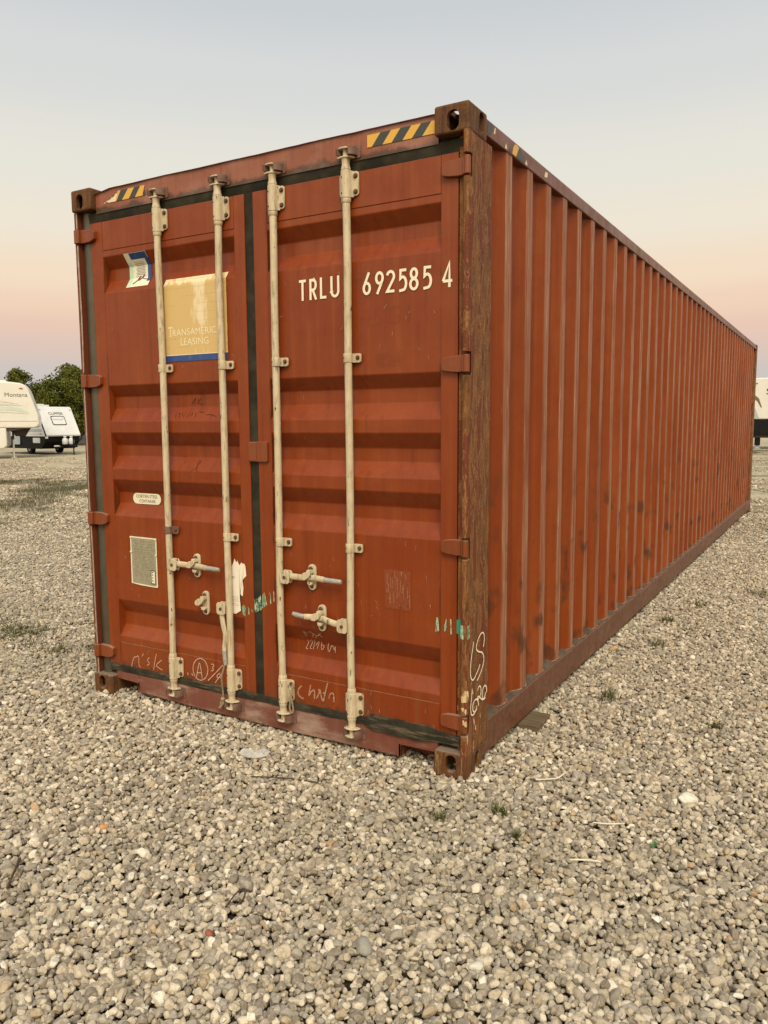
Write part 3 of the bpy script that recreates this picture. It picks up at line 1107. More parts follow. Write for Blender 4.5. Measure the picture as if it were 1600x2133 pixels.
def cam_head(door, bx, z_in, sgn, seed):
    """neck, collars and the fork of the cam; sgn +1 above, -1 below"""
    rr = random.Random(seed)
    bm = bmesh.new()
    z = lambda a: z_in + sgn * a
    pr = [(0.0218, z(0.0)), (0.0218, z(0.010)), (0.0190, z(0.016)), (0.0178, z(0.030)), (0.0190, z(0.042)), (0.0205, z(0.050)), (0.0165, z(0.054))]
    if sgn < 0:
        pr = pr[::-1]
    lathe(bm, bx, BY, pr, 22)
    tube(bm, (bx - 0.004, BY + 0.004, z(0.048)), (bx - 0.004, BY + 0.004, z(0.098)), 0.013, 0.012, 14)
    for a, t, ex in ((0.050, 0.008, 0.006), (0.090, 0.007, 0.0)):
        pts = [(bx - 0.030 - ex, BY - 0.016), (bx - 0.012, BY - 0.024), (bx + 0.012, BY - 0.022), (bx + 0.027 + ex, BY - 0.006 + rr.uniform(-.004, .004)), (bx + 0.036 + ex, BY + 0.012), (bx + 0.018, BY + 0.020), (bx - 0.022, BY + 0.018), (bx - 0.034 - ex, BY - 0.002)]
        a0, a1 = sorted((z(a), z(a + t)))
        prism(bm, pts, a0, a1, 'z')
    return obj('bar_cam', bm, M['cream'], door, 0.002, smooth=True)


def keeper(bx, zc, bright):
    bm = bmesh.new()
    for s, w in ((-1, 0.016), (1, 0.030)):
        xa = bx + s * 0.024
        xb = bx + s * (0.024 + w)
        x0, x1 = min(xa, xb), max(xa, xb)
        pts = [(x0, 0.0405), (x0, 0.004 if s < 0 else -0.004), (x0 + 0.007, -0.010), (x1 - 0.012, -0.002), (x1, 0.018), (x1, 0.0405)]
        prism(bm, pts, zc - 0.013 - 0.006 * (s > 0), zc + 0.014, 'z')
    prism(bm, rrect(bx - 0.052, bx + 0.068, zc - 0.028, zc + 0.028, 0.006, 2), 0.036, 0.0405)
    return obj('cam_keeper', bm, [M['keeper']], box_root, 0.004, 3, smooth=True)


for i, (bx, door) in enumerate(BARS):
    bm = bmesh.new()
    m = 40
    pts, rs = [], []
    for q in range(m + 1):
        z = 0.305 + (2.597 - 0.305) * q / m
        lean = 0.004 * math.sin(z * 1.3 + i * 1.7) + 0.0022 * math.sin(z * 4.1 + i)
        pts.append((bx + lean * min(1, (z - 0.30) / 0.3) * min(1, (2.6 - z) / 0.3), BY, z)); rs.append(BR)
    path_tube(bm, pts, rs, 20)
    lathe(bm, bx, BY, [(0.0186, 2.577), (0.0212, 2.581), (0.0222, 2.590), (0.0222, 2.5975)], 22)
    lathe(bm, bx, BY, [(0.0222, 0.302), (0.0218, 0.312), (0.0208, 0.320), (0.0186, 0.324)], 22)
    obj('locking_bar', bm, M['cream'], door, smooth=True)
    housing(door, bx, 2.597, 2.719, i == 3)
    housing(door, bx, 0.177, 0.302, i == 3)
    bracket(door, bx, 1.892)
    if i == 0:
        bracket(door, bx, 1.019, [M['keeper'], M['bolt']])['label'] = 'brown rusty bracket on the cream bar'
    else:
        bracket(door, bx, 1.008)
    cam_head(door, bx, 2.719, 1, i)
    cam_head(door, bx, 0.177, -1, i + 9)
    keeper(bx, 2.798, False)
    keeper(bx, 0.100, i in (1, 2))


def hub(door, bx, s, zc):
    bm = bmesh.new()
    x0, x1 = bx + s * 0.004, bx + s * 0.062
    c = 0.010
    a, b = min(x0, x1), max(x0, x1)
    poly = [(a, zc - 0.033 + c), (a + c, zc - 0.033), (b - c, zc - 0.033), (b, zc - 0.033 + c), (b, zc + 0.033 - c), (b - c, zc + 0.033), (a + c, zc + 0.033), (a, zc + 0.033 - c)]
    prism(bm, poly, -0.006, 0.000)
    prism(bm, poly, 0.020, 0.027)
    xc = (x0 + x1) / 2
    tube(bm, (xc, -0.0062, zc), (xc, -0.0105, zc), 0.0088, n=14, mi=1)
    tube(bm, (xc, 0.0, zc), (xc, 0.020, zc), 0.007, n=10)
    return obj('handle_hub', bm, [M['cream'], M['bolt']], door, 0.0015, smooth=True)


def lever(door, pts, n_grip):
    """flat forged arm turning into a ribbed grey grip"""
    bm = bmesh.new()
    m = len(pts)
    arm = pts[:m - n_grip + 1]
    path_tube(bm, arm, [0.0165, 0.0165, 0.016] + [0.015] * (len(arm) - 3), 12, 0.55)
    grip = pts[m - n_grip:]
    path_tube(bm, grip, [0.0135] + [0.0128] * (len(grip) - 2) + [0.0108], 12, 0.85, 1)
    return obj('door_handle', bm, [M['cream'], M['galv']], door, 0.0015, smooth=True)


def catch(door, xc, z0, z1, s=-1):
    bm = bmesh.new()
    zm = (z0 + z1) / 2
    prism(bm, rrect(xc - 0.023, xc + 0.023, z0, z1, 0.0225, 6), 0.034, 0.046)
    bolt(bm, xc - 0.004, 0.034, z1 - 0.024, 0.0108)
    bolt(bm, xc + 0.001, 0.034, z0 + 0.020, 0.0085)
    # raised keeper: upper lip curling over the lever, lower lip below it
    prism(bm, [(xc - 0.026, zm + 0.026), (xc + 0.010, zm + 0.034), (xc + 0.014, zm + 0.018), (xc + 0.004, zm + 0.004), (xc - 0.020, zm - 0.012), (xc - 0.040, zm - 0.010), (xc - 0.048, zm + 0.002), (xc - 0.042, zm + 0.014)], -0.002, 0.008)
    prism(bm, [(xc - 0.012, zm + 0.040), (xc + 0.010, zm + 0.040), (xc + 0.013, zm + 0.022), (xc - 0.016, zm + 0.024)], 0.006, 0.034)
    prism(bm, [(xc - 0.014, zm - 0.018), (xc + 0.016, zm - 0.024), (xc + 0.012, zm - 0.036), (xc - 0.010, zm - 0.034)], 0.010, 0.034)
    return obj('handle_catch', bm, [M['cream'], M['bolt']], door, 0.0025, smooth=True)


hub(door_l, -1.795 + 0.010, 1, 0.832)
lever(door_l, [(-1.728, 0.010, 0.838), (-1.69, 0.010, 0.838), (-1.655, 0.012, 0.837), (-1.615, 0.018, 0.836), (-1.570, 0.016, 0.836), (-1.535, 0.008, 0.835), (-1.510, 0.004, 0.834), (-1.47, 0.003, 0.834), (-1.445, 0.003, 0.833), (-1.418, 0.003, 0.833)], 4)
catch(door_l, -1.607, 0.769, 0.899)
catch(door_l, -1.552, 0.569, 0.700)
hub(door_l, -1.371 - 0.006, -1, 0.627)
lever(door_l, [(-1.415, 0.008, 0.602), (-1.413, 0.009, 0.57), (-1.407, 0.010, 0.53), (-1.398, 0.012, 0.49), (-1.399, 0.012, 0.455), (-1.404, 0.010, 0.42), (-1.402, 0.006, 0.395), (-1.399, 0.005, 0.365), (-1.397, 0.005, 0.345), (-1.396, 0.005, 0.322)], 4)
hub(door_r, -1.026 + 0.008, 1, 0.836)
lever(door_r, [(-0.962, 0.010, 0.842), (-0.93, 0.010, 0.842), (-0.895, 0.012, 0.841), (-0.855, 0.018, 0.843), (-0.81, 0.016, 0.845), (-0.775, 0.008, 0.845), (-0.75, 0.004, 0.844), (-0.71, 0.003, 0.843), (-0.68, 0.003, 0.843), (-0.650, 0.003, 0.843)], 4)
catch(door_r, -0.845, 0.778, 0.907)
hub(door_r, -0.610 - 0.004, -1, 0.628)
lever(door_r, [(-0.676, 0.010, 0.632), (-0.70, 0.010, 0.634), (-0.735, 0.012, 0.640), (-0.775, 0.018, 0.648), (-0.815, 0.016, 0.650), (-0.85, 0.008, 0.649), (-0.872, 0.004, 0.648), (-0.90, 0.003, 0.650), (-0.92, 0.003, 0.652), (-0.942, 0.003, 0.656)], 4)
catch(door_r, -0.789, 0.578, 0.711)

# ------------------------------------------------------------------ stickers, lettering, marks
def on_panel(eps=0.0012):
    return lambda u, v: (u, ysurf(v) - eps - 0.0016, v)


def on_face(y):
    return lambda u, v: (u, y, v)


def drape(bm, x0, x1, z0, z1, eps, mi=0, rag=0.0, xl=None, xr=None, n=48):
    prev = None
    for i in range(n + 1):
        z = z0 + (z1 - z0) * i / n
        a = x0 + (rag * mnoise.noise(Vector((z * 70, x0, 0))) if rag else 0) + (xl(z) if xl else 0)
        b = x1 + (rag * mnoise.noise(Vector((z * 70, x1, 5))) if rag else 0) + (xr(z) if xr else 0)
        y = ysurf(z) - eps - 0.0016
        cur = (bm.verts.new((a, y, z)), bm.verts.new((b, y, z)))
        if prev:
            bm.faces.new([prev[0], prev[1], cur[1], cur[0]]).material_index = mi
        prev = cur


GL = {
    'T': [[(0, .93), (1, .93)], [(.5, 0), (.5, .93)]],
    'R': [[(.1, 0), (.1, .93), (.55, .93)] + arc(.55, .70, .36, .23, 90, -90, 8) + [(.22, .47)], [(.45, .47), (.95, 0)]],
    'L': [[(.12, 1), (.12, .07), (.95, .07)]],
    'U': [[(.1, 1), (.1, .3)] + arc(.5, .3, .4, .23, 180, 360, 10) + [(.9, 1)]],
    '6': [[(.80, 1), (.13, .40)], arc(.5, .30, .40, .235, 0, 360, 20)],
    '9': [[(.20, 0), (.87, .60)], arc(.5, .70, .40, .235, 0, 360, 20)],
    '2': [arc(.5, .72, .40, .215, 165, -30, 12) + [(.10, .07), (.95, .07)]],
    '5': [[(.92, .93), (.22, .93), (.17, .56)] + arc(.48, .35, .41, .29, 120, -70, 12) + [(.05, .04)]],
    '8': [arc(.5, .73, .34, .20, 0, 360, 20), arc(.5, .28, .40, .22, 0, 360, 20)],
    '4': [[(.72, 0), (.72, 1.0), (.06, .26)], [(.06, .26), (1.02, .26)]],
}


def glyph(bm, ch, x0, w, z0, h, t, place):
    for li, ln in enumerate(GL[ch]):
        pts = [(x0 + a * w, z0 + b * h) for a, b in ln]
        closed = (abs(pts[0][0] - pts[-1][0]) + abs(pts[0][1] - pts[-1][1])) < 1e-6
        if closed:
            pts = pts[:-1]
        ribbon(bm, pts, t, place, closed, lift=(0, -0.0003 * li - 0.00003, 0))


bm = bmesh.new()
for ch, xa, xb in (('T', -.898, -.858), ('R', -.836, -.798), ('L', -.776, -.740), ('U', -.717, -.670)):
    glyph(bm, ch, xa, xb - xa, 2.174, 0.098, 0.0122, on_face(PAN_O - 0.0012 - 0.002))
raw('lettering', bm, M['white'], door_r)
bm = bmesh.new()
for ch, xa, xb in (('6', -.540, -.500), ('9', -.474, -.432), ('2', -.418, -.374), ('5', -.354, -.313), ('8', -.300, -.257), ('5', -.234, -.191)):
    glyph(bm, ch, xa, xb - xa, 2.170, 0.099, 0.0122, on_face(PAN_O - 0.0012 - 0.002))
raw('lettering', bm, M['white'], door_r)
bm = bmesh.new(); glyph(bm, '4', -.140, .046, 2.169, 0.101, 0.0122, on_face(FACE - 0.0012))
raw('lettering', bm, M['white'], door_r)
# ghost of the old size code and its overpainted patches
bm = bmesh.new()
text_bm(bm, '45G1', lambda u, v: (-0.560 + u, PAN_O - 0.0026, 2.03 + v), 0.085, 0.26)
raw('ghost_lettering', bm, M['ghost'], door_r)
def patch(door, pts, mat='patch'):
    bm = bmesh.new(); poly_sheet(bm, [(a, PAN_O - 0.0026, b) for a, b in pts])
    raw('paint_patch', bm, M[mat], door)
patch(door_r, [(-.475, 1.865), (-.468, 1.845), (-.345, 1.845), (-.345, 1.915), (-.40, 1.912), (-.46, 1.905), (-.48, 1.90)], 'ghost')
patch(door_r, [(-.431, .735), (-.296, .731), (-.299, .921), (-.34, .916), (-.38, .922), (-.439, .917)])
bm = bmesh.new()
for q in range(26):
    x = -0.428 + 0.128 * random.random(); z = 0.74 + 0.16 * random.random(); l = random.uniform(.01, .07)
    ribbon(bm, [(x, z), (x + random.uniform(-.004, .004), min(.915, z + l))], 0.0016, on_face(PAN_O - 0.0030))
raw('scratch_mark', bm, M['chalk_faint'], door_r)['kind'] = 'stuff'

# small certificate sticker on the left door
bm = bmesh.new()
drape(bm, -2.088, -1.920, 2.345, 2.524, 0.0012, 0)
drape(bm, -2.048, -1.922, 2.492, 2.522, 0.0020, 1)
drape(bm, -1.946, -1.918, 2.372, 2.4915, 0.0020, 1)
drape(bm, -2.086, -2.060, 2.352, 2.480, 0.0019, 2, 0.006)
for i, zz_ in enumerate((2.470, 2.462, 2.454, 2.446, 2.438, 2.430, 2.422, 2.414)):
    ribbon(bm, [(-2.035 + 0.004 * (i % 3), zz_), (-1.962 - 0.005 * (i % 2), zz_)], 0.0035, on_panel(0.0024), mi=3)
for zz_ in (2.478, 2.404):
    ribbon(bm, [(-2.040, zz_), (-1.960, zz_)], 0.0018, on_panel(0.0024), mi=3)
ribbon(bm, [(-2.045, 2.362), (-2.020, 2.380), (-2.000, 2.404)], 0.007, on_panel(0.0026), mi=4)
ribbon(bm, [(-2.010, 2.380), (-1.985, 2.396), (-1.972, 2.412)], 0.007, on_panel(0.0026), mi=4)
ribbon(bm, [(-1.985, 2.393), (-1.965, 2.386), (-1.948, 2.385)], 0.004, on_panel(0.0026), mi=4)
raw('sticker', bm, [M['cream_sticker'], M['blue'], M['mint'], M['greyprint'], M['maroon']], door_l)
# large tan sticker
bm = bmesh.new()
drape(bm, -1.790, -1.353, 1.9585, 2.360, 0.0012, 0, 0.0015)
drape(bm, -1.790, -1.353, 1.926, 1.9580, 0.0012, 1, 0.002)
ribbon(bm, [(-1.790, 1.9595), (-1.353, 1.9595)], 0.0035, on_panel(0.0018), mi=2)
PP = lambda x0, z0: (lambda u, v: (x0 + u, ysurf(z0 + v) - 0.0038, z0 + v))
text_bm(bm, 'T', PP(-1.766, 2.058), 0.050, 0.034, 2)
text_bm(bm, 'RANSAMERICA', PP(-1.733, 2.060), 0.034, 0.342, 2, spacing=1.05)
text_bm(bm, 'L', PP(-1.676, 2.008), 0.042, 0.020, 2)
text_bm(bm, 'EASING', PP(-1.653, 2.008), 0.036, 0.172, 2, spacing=1.05)
for xa, za, w in ((-1.762, 2.058, .026), (-1.768, 2.100, .007), (-1.738, 2.100, .007), (-1.682, 2.008, .012), (-1.735, 2.060, .012), (-1.725, 2.06, .01)):
    ribbon(bm, [(xa, za + 0.001), (xa + w, za + 0.001)], 0.0022, on_panel(0.0021), mi=2)
raw('sticker', bm, [M['gold'], M['blue'], M['paleprint']], door_l)
# oval plate sticker
bm = bmesh.new()
oy = PAN_I - 0.0036
poly_sheet(bm, [(a, oy, b) for a, b in rrect(-2.136, -1.914, 1.1435, 1.2050, 0.030, 7)])
text_bm(bm, 'CORTEN STEEL', lambda u, v: (-2.110 + u, oy - 0.0008, 1.1790 + v), 0.0175, 0.172, 1)
text_bm(bm, 'CONTAINER', lambda u, v: (-2.084 + u, oy - 0.0008, 1.1520 + v), 0.0175, 0.128, 1)
raw('sticker', bm, [M['cream_sticker'], M['ink']], door_l)
# metal data plate
bm = bmesh.new()
poly_sheet(bm, [(a, PAN_O - 0.0035, b) for a, b in [(-2.127, .687), (-2.10, .684), (-2.05, .680), (-1.98, .678), (-1.917, .677), (-1.916, .959), (-2.125, .960)]], 0)
poly_sheet(bm, [(a, PAN_O - 0.0045, b) for a, b in [(-2.117, .692), (-1.925, .684), (-1.925, .952), (-2.116, .953)]], 1)
tp = PAN_O - 0.0052
for zz_ in (.865, .812):
    ribbon(bm, [(-2.113, zz_), (-1.928, zz_ - .001)], 0.003, on_face(tp), mi=2)
rr = random.Random(3)
for zz_ in (.935, .920, .905, .888, .874, .850, .838, .826, .798, .786, .772, .758, .746, .734):
    x = -2.105 + rr.uniform(0, .02)
    while x < -1.945:
        w = rr.uniform(.012, .05)
        if not (zz_ < .78 and x > -1.99):
            ribbon(bm, [(x, zz_), (min(x + w, -1.94), zz_)], rr.choice((.004, .005, .008)), on_face(tp), mi=2)
        x += w + rr.uniform(.006, .03)
poly_sheet(bm, [(a, PAN_O - 0.0056, b) for a, b in rrect(-1.968, -1.931, .696, .775, .002, 1)], 3)
poly_sheet(bm, [(a, PAN_O - 0.0062, b) for a, b in rrect(-1.962, -1.935, .701, .770, .002, 1)], 4)
for zz_ in (.762, .747, .731, .714):
    ribbon(bm, [(-1.957, zz_), (-1.948, zz_ + .003)], 0.006, on_face(PAN_O - 0.0068), mi=3)
for a, b in ((-2.119, .955), (-2.02, .955), (-1.922, .953), (-2.121, .87), (-1.922, .862), (-1.921, .684)):
    tube(bm, (a, PAN_O - 0.004, b), (a, PAN_O - 0.008, b), 0.006, n=8, mi=4)
raw('data_plate', bm, [M['cream_sticker'], M['plate'], M['plate_print'], M['ink'], M['cream_sticker']], door_l)
# torn paper beside the second bar
bm = bmesh.new()
tp = [(-1.375, .597), (-1.375, .84), (-1.360, .862), (-1.346, .893), (-1.338, .876), (-1.334, .874), (-1.329, .885), (-1.315, .860), (-1.301, .876), (-1.293, .870), (-1.283, .872), (-1.275, .859), (-1.270, .808), (-1.283, .797), (-1.296, .784), (-1.292, .741), (-1.297, .697), (-1.306, .700), (-1.315, .710), (-1.318, .683), (-1.315, .650), (-1.313, .618), (-1.322, .612), (-1.333, .606), (-1.348, .597)]
poly_sheet(bm, [(a, FACE - 0.0014, b) for a, b in tp][::-1], 0)
text_bm(bm, 'D0', lambda u, v: (-1.368 + u, FACE - 0.0022, .787 + v), 0.011, 0.017, 1)
for zz_ in (.690, .682, .674, .666, .652, .644):
    ribbon(bm, [(-1.366, zz_), (-1.327, zz_ - .001)], 0.0016, on_face(FACE - 0.0022), mi=2)
raw('torn_label', bm, [M['paper'], M['blue'], M['greyprint']], door_l)

# hazard stripes on the header
def stripes(x0, x1, edges, ragged):
    bm = bmesh.new()
    z0, z1 = 2.8045, 2.8570
    y = 0.0378
    sl = 0.044
    xs = [x0] + edges + [x1]
    for i, (a, b) in enumerate(zip(xs, xs[1:])):
        lo_a = a if i == 0 else a - sl
        hi_a = a
        lo_b = b if i == len(xs) - 2 else b - sl
        mi = i % 2 if not ragged else (i + 1) % 2
        if i == 0 and not ragged:
            mi = 0
        poly_sheet(bm, [(max(lo_a, x0), y, z0), (max(lo_b, x0), y, z0), (b, y, z1), (hi_a, y, z1)], mi)
    if ragged:
        poly_sheet(bm, [(-2.215, y, 2.8050), (-2.20, y, 2.8060), (-2.196, y, 2.8130), (-2.187, y, 2.8110), (-2.176, y, 2.8060), (-2.108, y, 2.8050), (-2.090, y, 2.8400), (-2.085, y, 2.8480), (-2.104, y, 2.8475), (-2.122, y, 2.8420), (-2.128, y, 2.834), (-2.150, y, 2.831), (-2.158, y, 2.824), (-2.172, y, 2.818), (-2.186, y, 2.8155), (-2.20, y, 2.812)], 2)
    return raw('sticker', bm, [M['yellow'], M['black'], M['paleflake']], box_root)


stripes(-0.508, -0.1605, [-.440, -.386, -.340, -.286, -.240, -.190], False)
bmst = bmesh.new()
y = 0.0378
for a, b, c, d_, mi in ((-2.068, -2.115, -2.076, -2.100, 1),):
    pass
z0, z1 = 2.805, 2.857
for (lo0, lo1, hi0, hi1, mi) in ((-2.118, -2.113, -2.100, -2.076, 0), (-2.113, -2.068, -2.076, -2.020, 1), (-2.068, -2.016, -2.020, -1.973, 0), (-2.016, -1.969, -1.973, -1.926, 1), (-1.969, -1.912, -1.926, -1.893, 0), (-1.912, -1.889, -1.893, -1.8925, 1)):
    poly_sheet(bmst, [(lo0, y, z0), (lo1, y, z0), (hi1, y, z1 if mi == 0 or lo0 < -1.95 else 2.832), (hi0, y, z1 if lo0 < -1.95 or mi == 0 else 2.834)], mi)
poly_sheet(bmst, [(-2.215, y, 2.8050), (-2.20, y, 2.8060), (-2.196, y, 2.8130), (-2.187, y, 2.8110), (-2.176, y, 2.8060), (-2.1185, y, 2.8050), (-2.1005, y, 2.8520), (-2.104, y, 2.8475), (-2.122, y, 2.8420), (-2.128, y, 2.834), (-2.150, y, 2.831), (-2.158, y, 2.824), (-2.172, y, 2.818), (-2.186, y, 2.8155), (-2.20, y, 2.812)], 2)
raw('sticker', bmst, [M['yellow'], M['black'], M['paleflake']], box_root)
# what is left of the hazard sticker on the side rail
xr = -0.0018
def flake(pts, mi):
    bm = bmesh.new(); poly_sheet(bm, [(xr, a, b) for a, b in pts], 0)
    raw('sticker_flake', bm, M[('yellow', 'black', 'paleflake')[mi]], box_root)
flake([(.196, 2.823), (.232, 2.823), (.262, 2.872), (.198, 2.872)], 1)
flake([(.262, 2.838), (.280, 2.842), (.286, 2.870), (.272, 2.862)], 2)
flake([(.395, 2.818), (.420, 2.818), (.412, 2.840), (.405, 2.838)], 2)
flake([(.485, 2.818), (.535, 2.818), (.570, 2.866), (.548, 2.872), (.515, 2.868), (.495, 2.846)], 0)
flake([(.540, 2.818), (.640, 2.818), (.655, 2.846), (.620, 2.852), (.590, 2.872), (.575, 2.862)], 1)
flake([(.440, 2.818), (.470, 2.818), (.478, 2.838), (.455, 2.836)], 1)
flake([(.652, 2.818), (.685, 2.818), (.672, 2.842)], 2)
flake([(.93, 2.830), (.975, 2.836), (.985, 2.862), (.945, 2.858)], 2)

# green tape and scuffs
def slivers(lst, place_y, mat, parent, name='green_scuff'):
    bm = bmesh.new()
    for pts in lst:
        poly_sheet(bm, [(a, place_y, b) for a, b in pts])
    raw(name, bm, mat, parent)
slivers([[(-1.306, .641), (-1.300, .598), (-1.282, .590), (-1.280, .640), (-1.295, .652)], [(-1.264, .646), (-1.262, .605), (-1.256, .600), (-1.256, .63)], [(-1.246, .612), (-1.231, .625), (-1.240, .636)]], FACE - 0.0012, M['green'], door_l)
slivers([[(-1.171, .645), (-1.137, .668), (-1.143, .70), (-1.152, .732), (-1.165, .72)], [(-1.121, .675), (-1.110, .677), (-1.112, .74), (-1.118, .742)], [(-1.094, .69), (-1.089, .692), (-1.090, .745), (-1.094, .745)]], FACE - 0.0012, M['green'], door_r)
M['green_dark'] = greenpaint('green_film', (0.045, 0.10, 0.065))
slivers([[(-1.222, .617), (-1.176, .638), (-1.178, .715), (-1.200, .695), (-1.222, .690)]], 0.0462, M['green_dark'], door_r)
slivers([[(-.170, .655), (-.153, .660), (-.154, .690), (-.158, .722), (-.168, .722)], [(-.126, .660), (-.116, .672), (-.113, .700), (-.118, .726), (-.122, .70), (-.128, .688)], [(-.096, .652), (-.089, .655), (-.092, .722), (-.098, .722)]], FACE - 0.0012, M['green'], door_r)
slivers([[(-.066, .660), (-.046, .658), (-.046, .724), (-.066, .724)]], 0.0445, M['green_tape'], box_root, 'green_tape')
slivers([[(-.027, .652), (-.012, .650), (-.012, .712), (-.027, .714)]], -0.0008, M['green'], box_root)
bm = bmesh.new(); poly_sheet(bm, [(0.0020, a, b) for a, b in [(.010, .648), (.034, .650), (.034, .712), (.018, .710), (.010, .712)]])
raw('green_scuff', bm, M['green'], box_root)
MSK=[[(-2.1588,0.1814),(-2.1484,0.2205),(-2.1318,0.2479),(-2.1171,0.2459),(-2.1002,0.2608),(-2.0943,0.2452),(-2.099,0.2031),(-2.0838,0.1914)],[(-2.0687,0.2573),(-2.0562,0.2772)],[(-2.0045,0.2603),(-2.0219,0.2495),(-2.0248,0.2376),(-2.0094,0.2317),(-2.0124,0.2181),(-2.0284,0.2124)],[(-1.9496,0.2912),(-1.963,0.2486),(-1.976,0.1935)],[(-1.9096,0.2607),(-1.9589,0.2231),(-1.9374,0.2118),(-1.9029,0.2034)]]
CIRCLED=[[(-1.5594,0.2614),(-1.5623,0.2397),(-1.5714,0.2196),(-1.5858,0.2034),(-1.6037,0.193),(-1.623,0.1898),(-1.6414,0.1943),(-1.6566,0.2058),(-1.6668,0.223),(-1.6706,0.2439),(-1.6677,0.2658),(-1.6583,0.2861),(-1.6437,0.3022),(-1.6256,0.3123),(-1.6063,0.3152),(-1.5881,0.3106),(-1.5732,0.299),(-1.5632,0.282),(-1.5594,0.2614)],[(-1.6479,0.1961),(-1.6351,0.2433),(-1.6193,0.2994),(-1.6093,0.2525),(-1.6035,0.2034)],[(-1.641,0.2311),(-1.6075,0.2334)],[(-1.7103,0.2201),(-1.7083,0.2049)],[(-1.6805,0.2207),(-1.6716,0.2067)],[(-1.5326,0.2939),(-1.5155,0.2986),(-1.5107,0.2882),(-1.5268,0.2766),(-1.514,0.2716),(-1.5196,0.2596),(-1.5327,0.2595)],[(-1.4496,0.3017),(-1.5032,0.249),(-1.5574,0.1997)],[(-1.4707,0.2542),(-1.4939,0.2394),(-1.4911,0.2268),(-1.4575,0.2312)],[(-1.4565,0.2565),(-1.4781,0.2304),(-1.5054,0.1951)]]
MAX=[[(-0.9219,0.5557),(-0.9169,0.5432),(-0.9099,0.5243)],[(-0.9167,0.5498),(-0.9061,0.5534),(-0.8985,0.5413)],[(-0.885,0.5562),(-0.8744,0.5598),(-0.8641,0.5524),(-0.8617,0.5418),(-0.8724,0.5305)],[(-0.8615,0.5528),(-0.8486,0.5479),(-0.8462,0.5374),(-0.8542,0.5254)],[(-0.8448,0.543),(-0.8331,0.5435),(-0.8252,0.5489)],[(-0.8121,0.5615),(-0.8253,0.5467),(-0.8344,0.5411)],[(-0.8277,0.5562),(-0.8176,0.5456),(-0.8069,0.5383)]]
DATE=[[(-0.9205,0.4997),(-0.9124,0.5064),(-0.9073,0.4983),(-0.9184,0.4747),(-0.9308,0.4552),(-0.9135,0.4582)],[(-0.902,0.499),(-0.8912,0.5093),(-0.8839,0.5059),(-0.8891,0.4876),(-0.9055,0.46),(-0.8896,0.4623)],[(-0.8676,0.5126),(-0.8746,0.4875),(-0.8818,0.4601)],[(-0.8416,0.5074),(-0.8548,0.4969),(-0.8643,0.4824)],[(-0.8429,0.5051),(-0.8458,0.4938),(-0.8581,0.4657)],[(-0.826,0.5096),(-0.8316,0.487),(-0.8295,0.4633),(-0.819,0.4714),(-0.8104,0.489),(-0.8264,0.49)],[(-0.7835,0.509),(-0.7916,0.4862),(-0.7894,0.467),(-0.7819,0.4583),(-0.7644,0.5074),(-0.7511,0.4682),(-0.7442,0.5016),(-0.7453,0.4626)]]
CHINA=[[(-0.9255,0.2747),(-0.9418,0.2619),(-0.9518,0.2377),(-0.9455,0.2209),(-0.9322,0.212),(-0.9136,0.2108)],[(-0.8695,0.2897),(-0.8753,0.2643),(-0.8813,0.2299)],[(-0.8813,0.2299),(-0.8676,0.2545),(-0.8489,0.2688),(-0.8452,0.2562),(-0.8472,0.2214)],[(-0.8367,0.2244),(-0.8233,0.2423),(-0.8123,0.2751),(-0.8228,0.2711)],[(-0.8123,0.2751),(-0.8076,0.2494),(-0.7978,0.2158),(-0.7897,0.2349)],[(-0.7652,0.316),(-0.776,0.2813),(-0.7926,0.219)],[(-0.7957,0.2592),(-0.7776,0.2645)],[(-0.7588,0.236),(-0.7533,0.2589),(-0.7378,0.2725),(-0.7277,0.2677),(-0.7271,0.2263)]]
POST=[[(0.0756,0.6234),(0.0679,0.5982),(0.0524,0.5571),(0.0424,0.5147),(0.0413,0.4833),(0.0512,0.4623),(0.0676,0.4484),(0.0839,0.4505),(0.1111,0.4679),(0.133,0.4848),(0.1495,0.501)],[(0.185,0.5729),(0.1943,0.5915),(0.1972,0.6187),(0.1894,0.6357),(0.175,0.6438),(0.1552,0.6427),(0.1303,0.6304),(0.1087,0.6061),(0.1007,0.5876),(0.1148,0.5725),(0.1372,0.5621),(0.1654,0.5543),(0.1828,0.5385),(0.1919,0.5151),(0.181,0.4877),(0.1559,0.4621),(0.1282,0.4422),(0.1117,0.4355)],[(0.1237,0.3856),(0.1318,0.3994),(0.1486,0.4013),(0.1602,0.3885),(0.1606,0.3649),(0.1468,0.3481),(0.1216,0.3432),(0.1175,0.355),(0.1326,0.3572),(0.1526,0.3416),(0.1728,0.327),(0.1929,0.3242),(0.2074,0.3268)],[(0.2144,0.3507),(0.2106,0.3407),(0.2045,0.3327),(0.1969,0.3278),(0.1889,0.3264),(0.1812,0.3288),(0.1749,0.3347),(0.1708,0.3433),(0.1692,0.3535),(0.1703,0.3643),(0.1741,0.3742),(0.1801,0.3821),(0.1876,0.3871),(0.1957,0.3886),(0.2033,0.3863),(0.2097,0.3805),(0.214,0.3719),(0.2156,0.3615),(0.2144,0.3507)],[(0.1154,0.3184),(0.111,0.3095),(0.1039,0.3028),(0.095,0.299),(0.0853,0.2986),(0.0762,0.3016),(0.0685,0.3077),(0.0634,0.3161),(0.0612,0.3257),(0.0624,0.3356),(0.0667,0.3444),(0.0737,0.3512),(0.0825,0.355),(0.0921,0.3556),(0.1013,0.3526),(0.1091,0.3466),(0.1144,0.3382),(0.1166,0.3284),(0.1154,0.3184)],[(0.0602,0.4073),(0.0552,0.3814),(0.0425,0.3329),(0.0456,0.3044),(0.0539,0.2913),(0.0756,0.2898),(0.1084,0.3068)]]
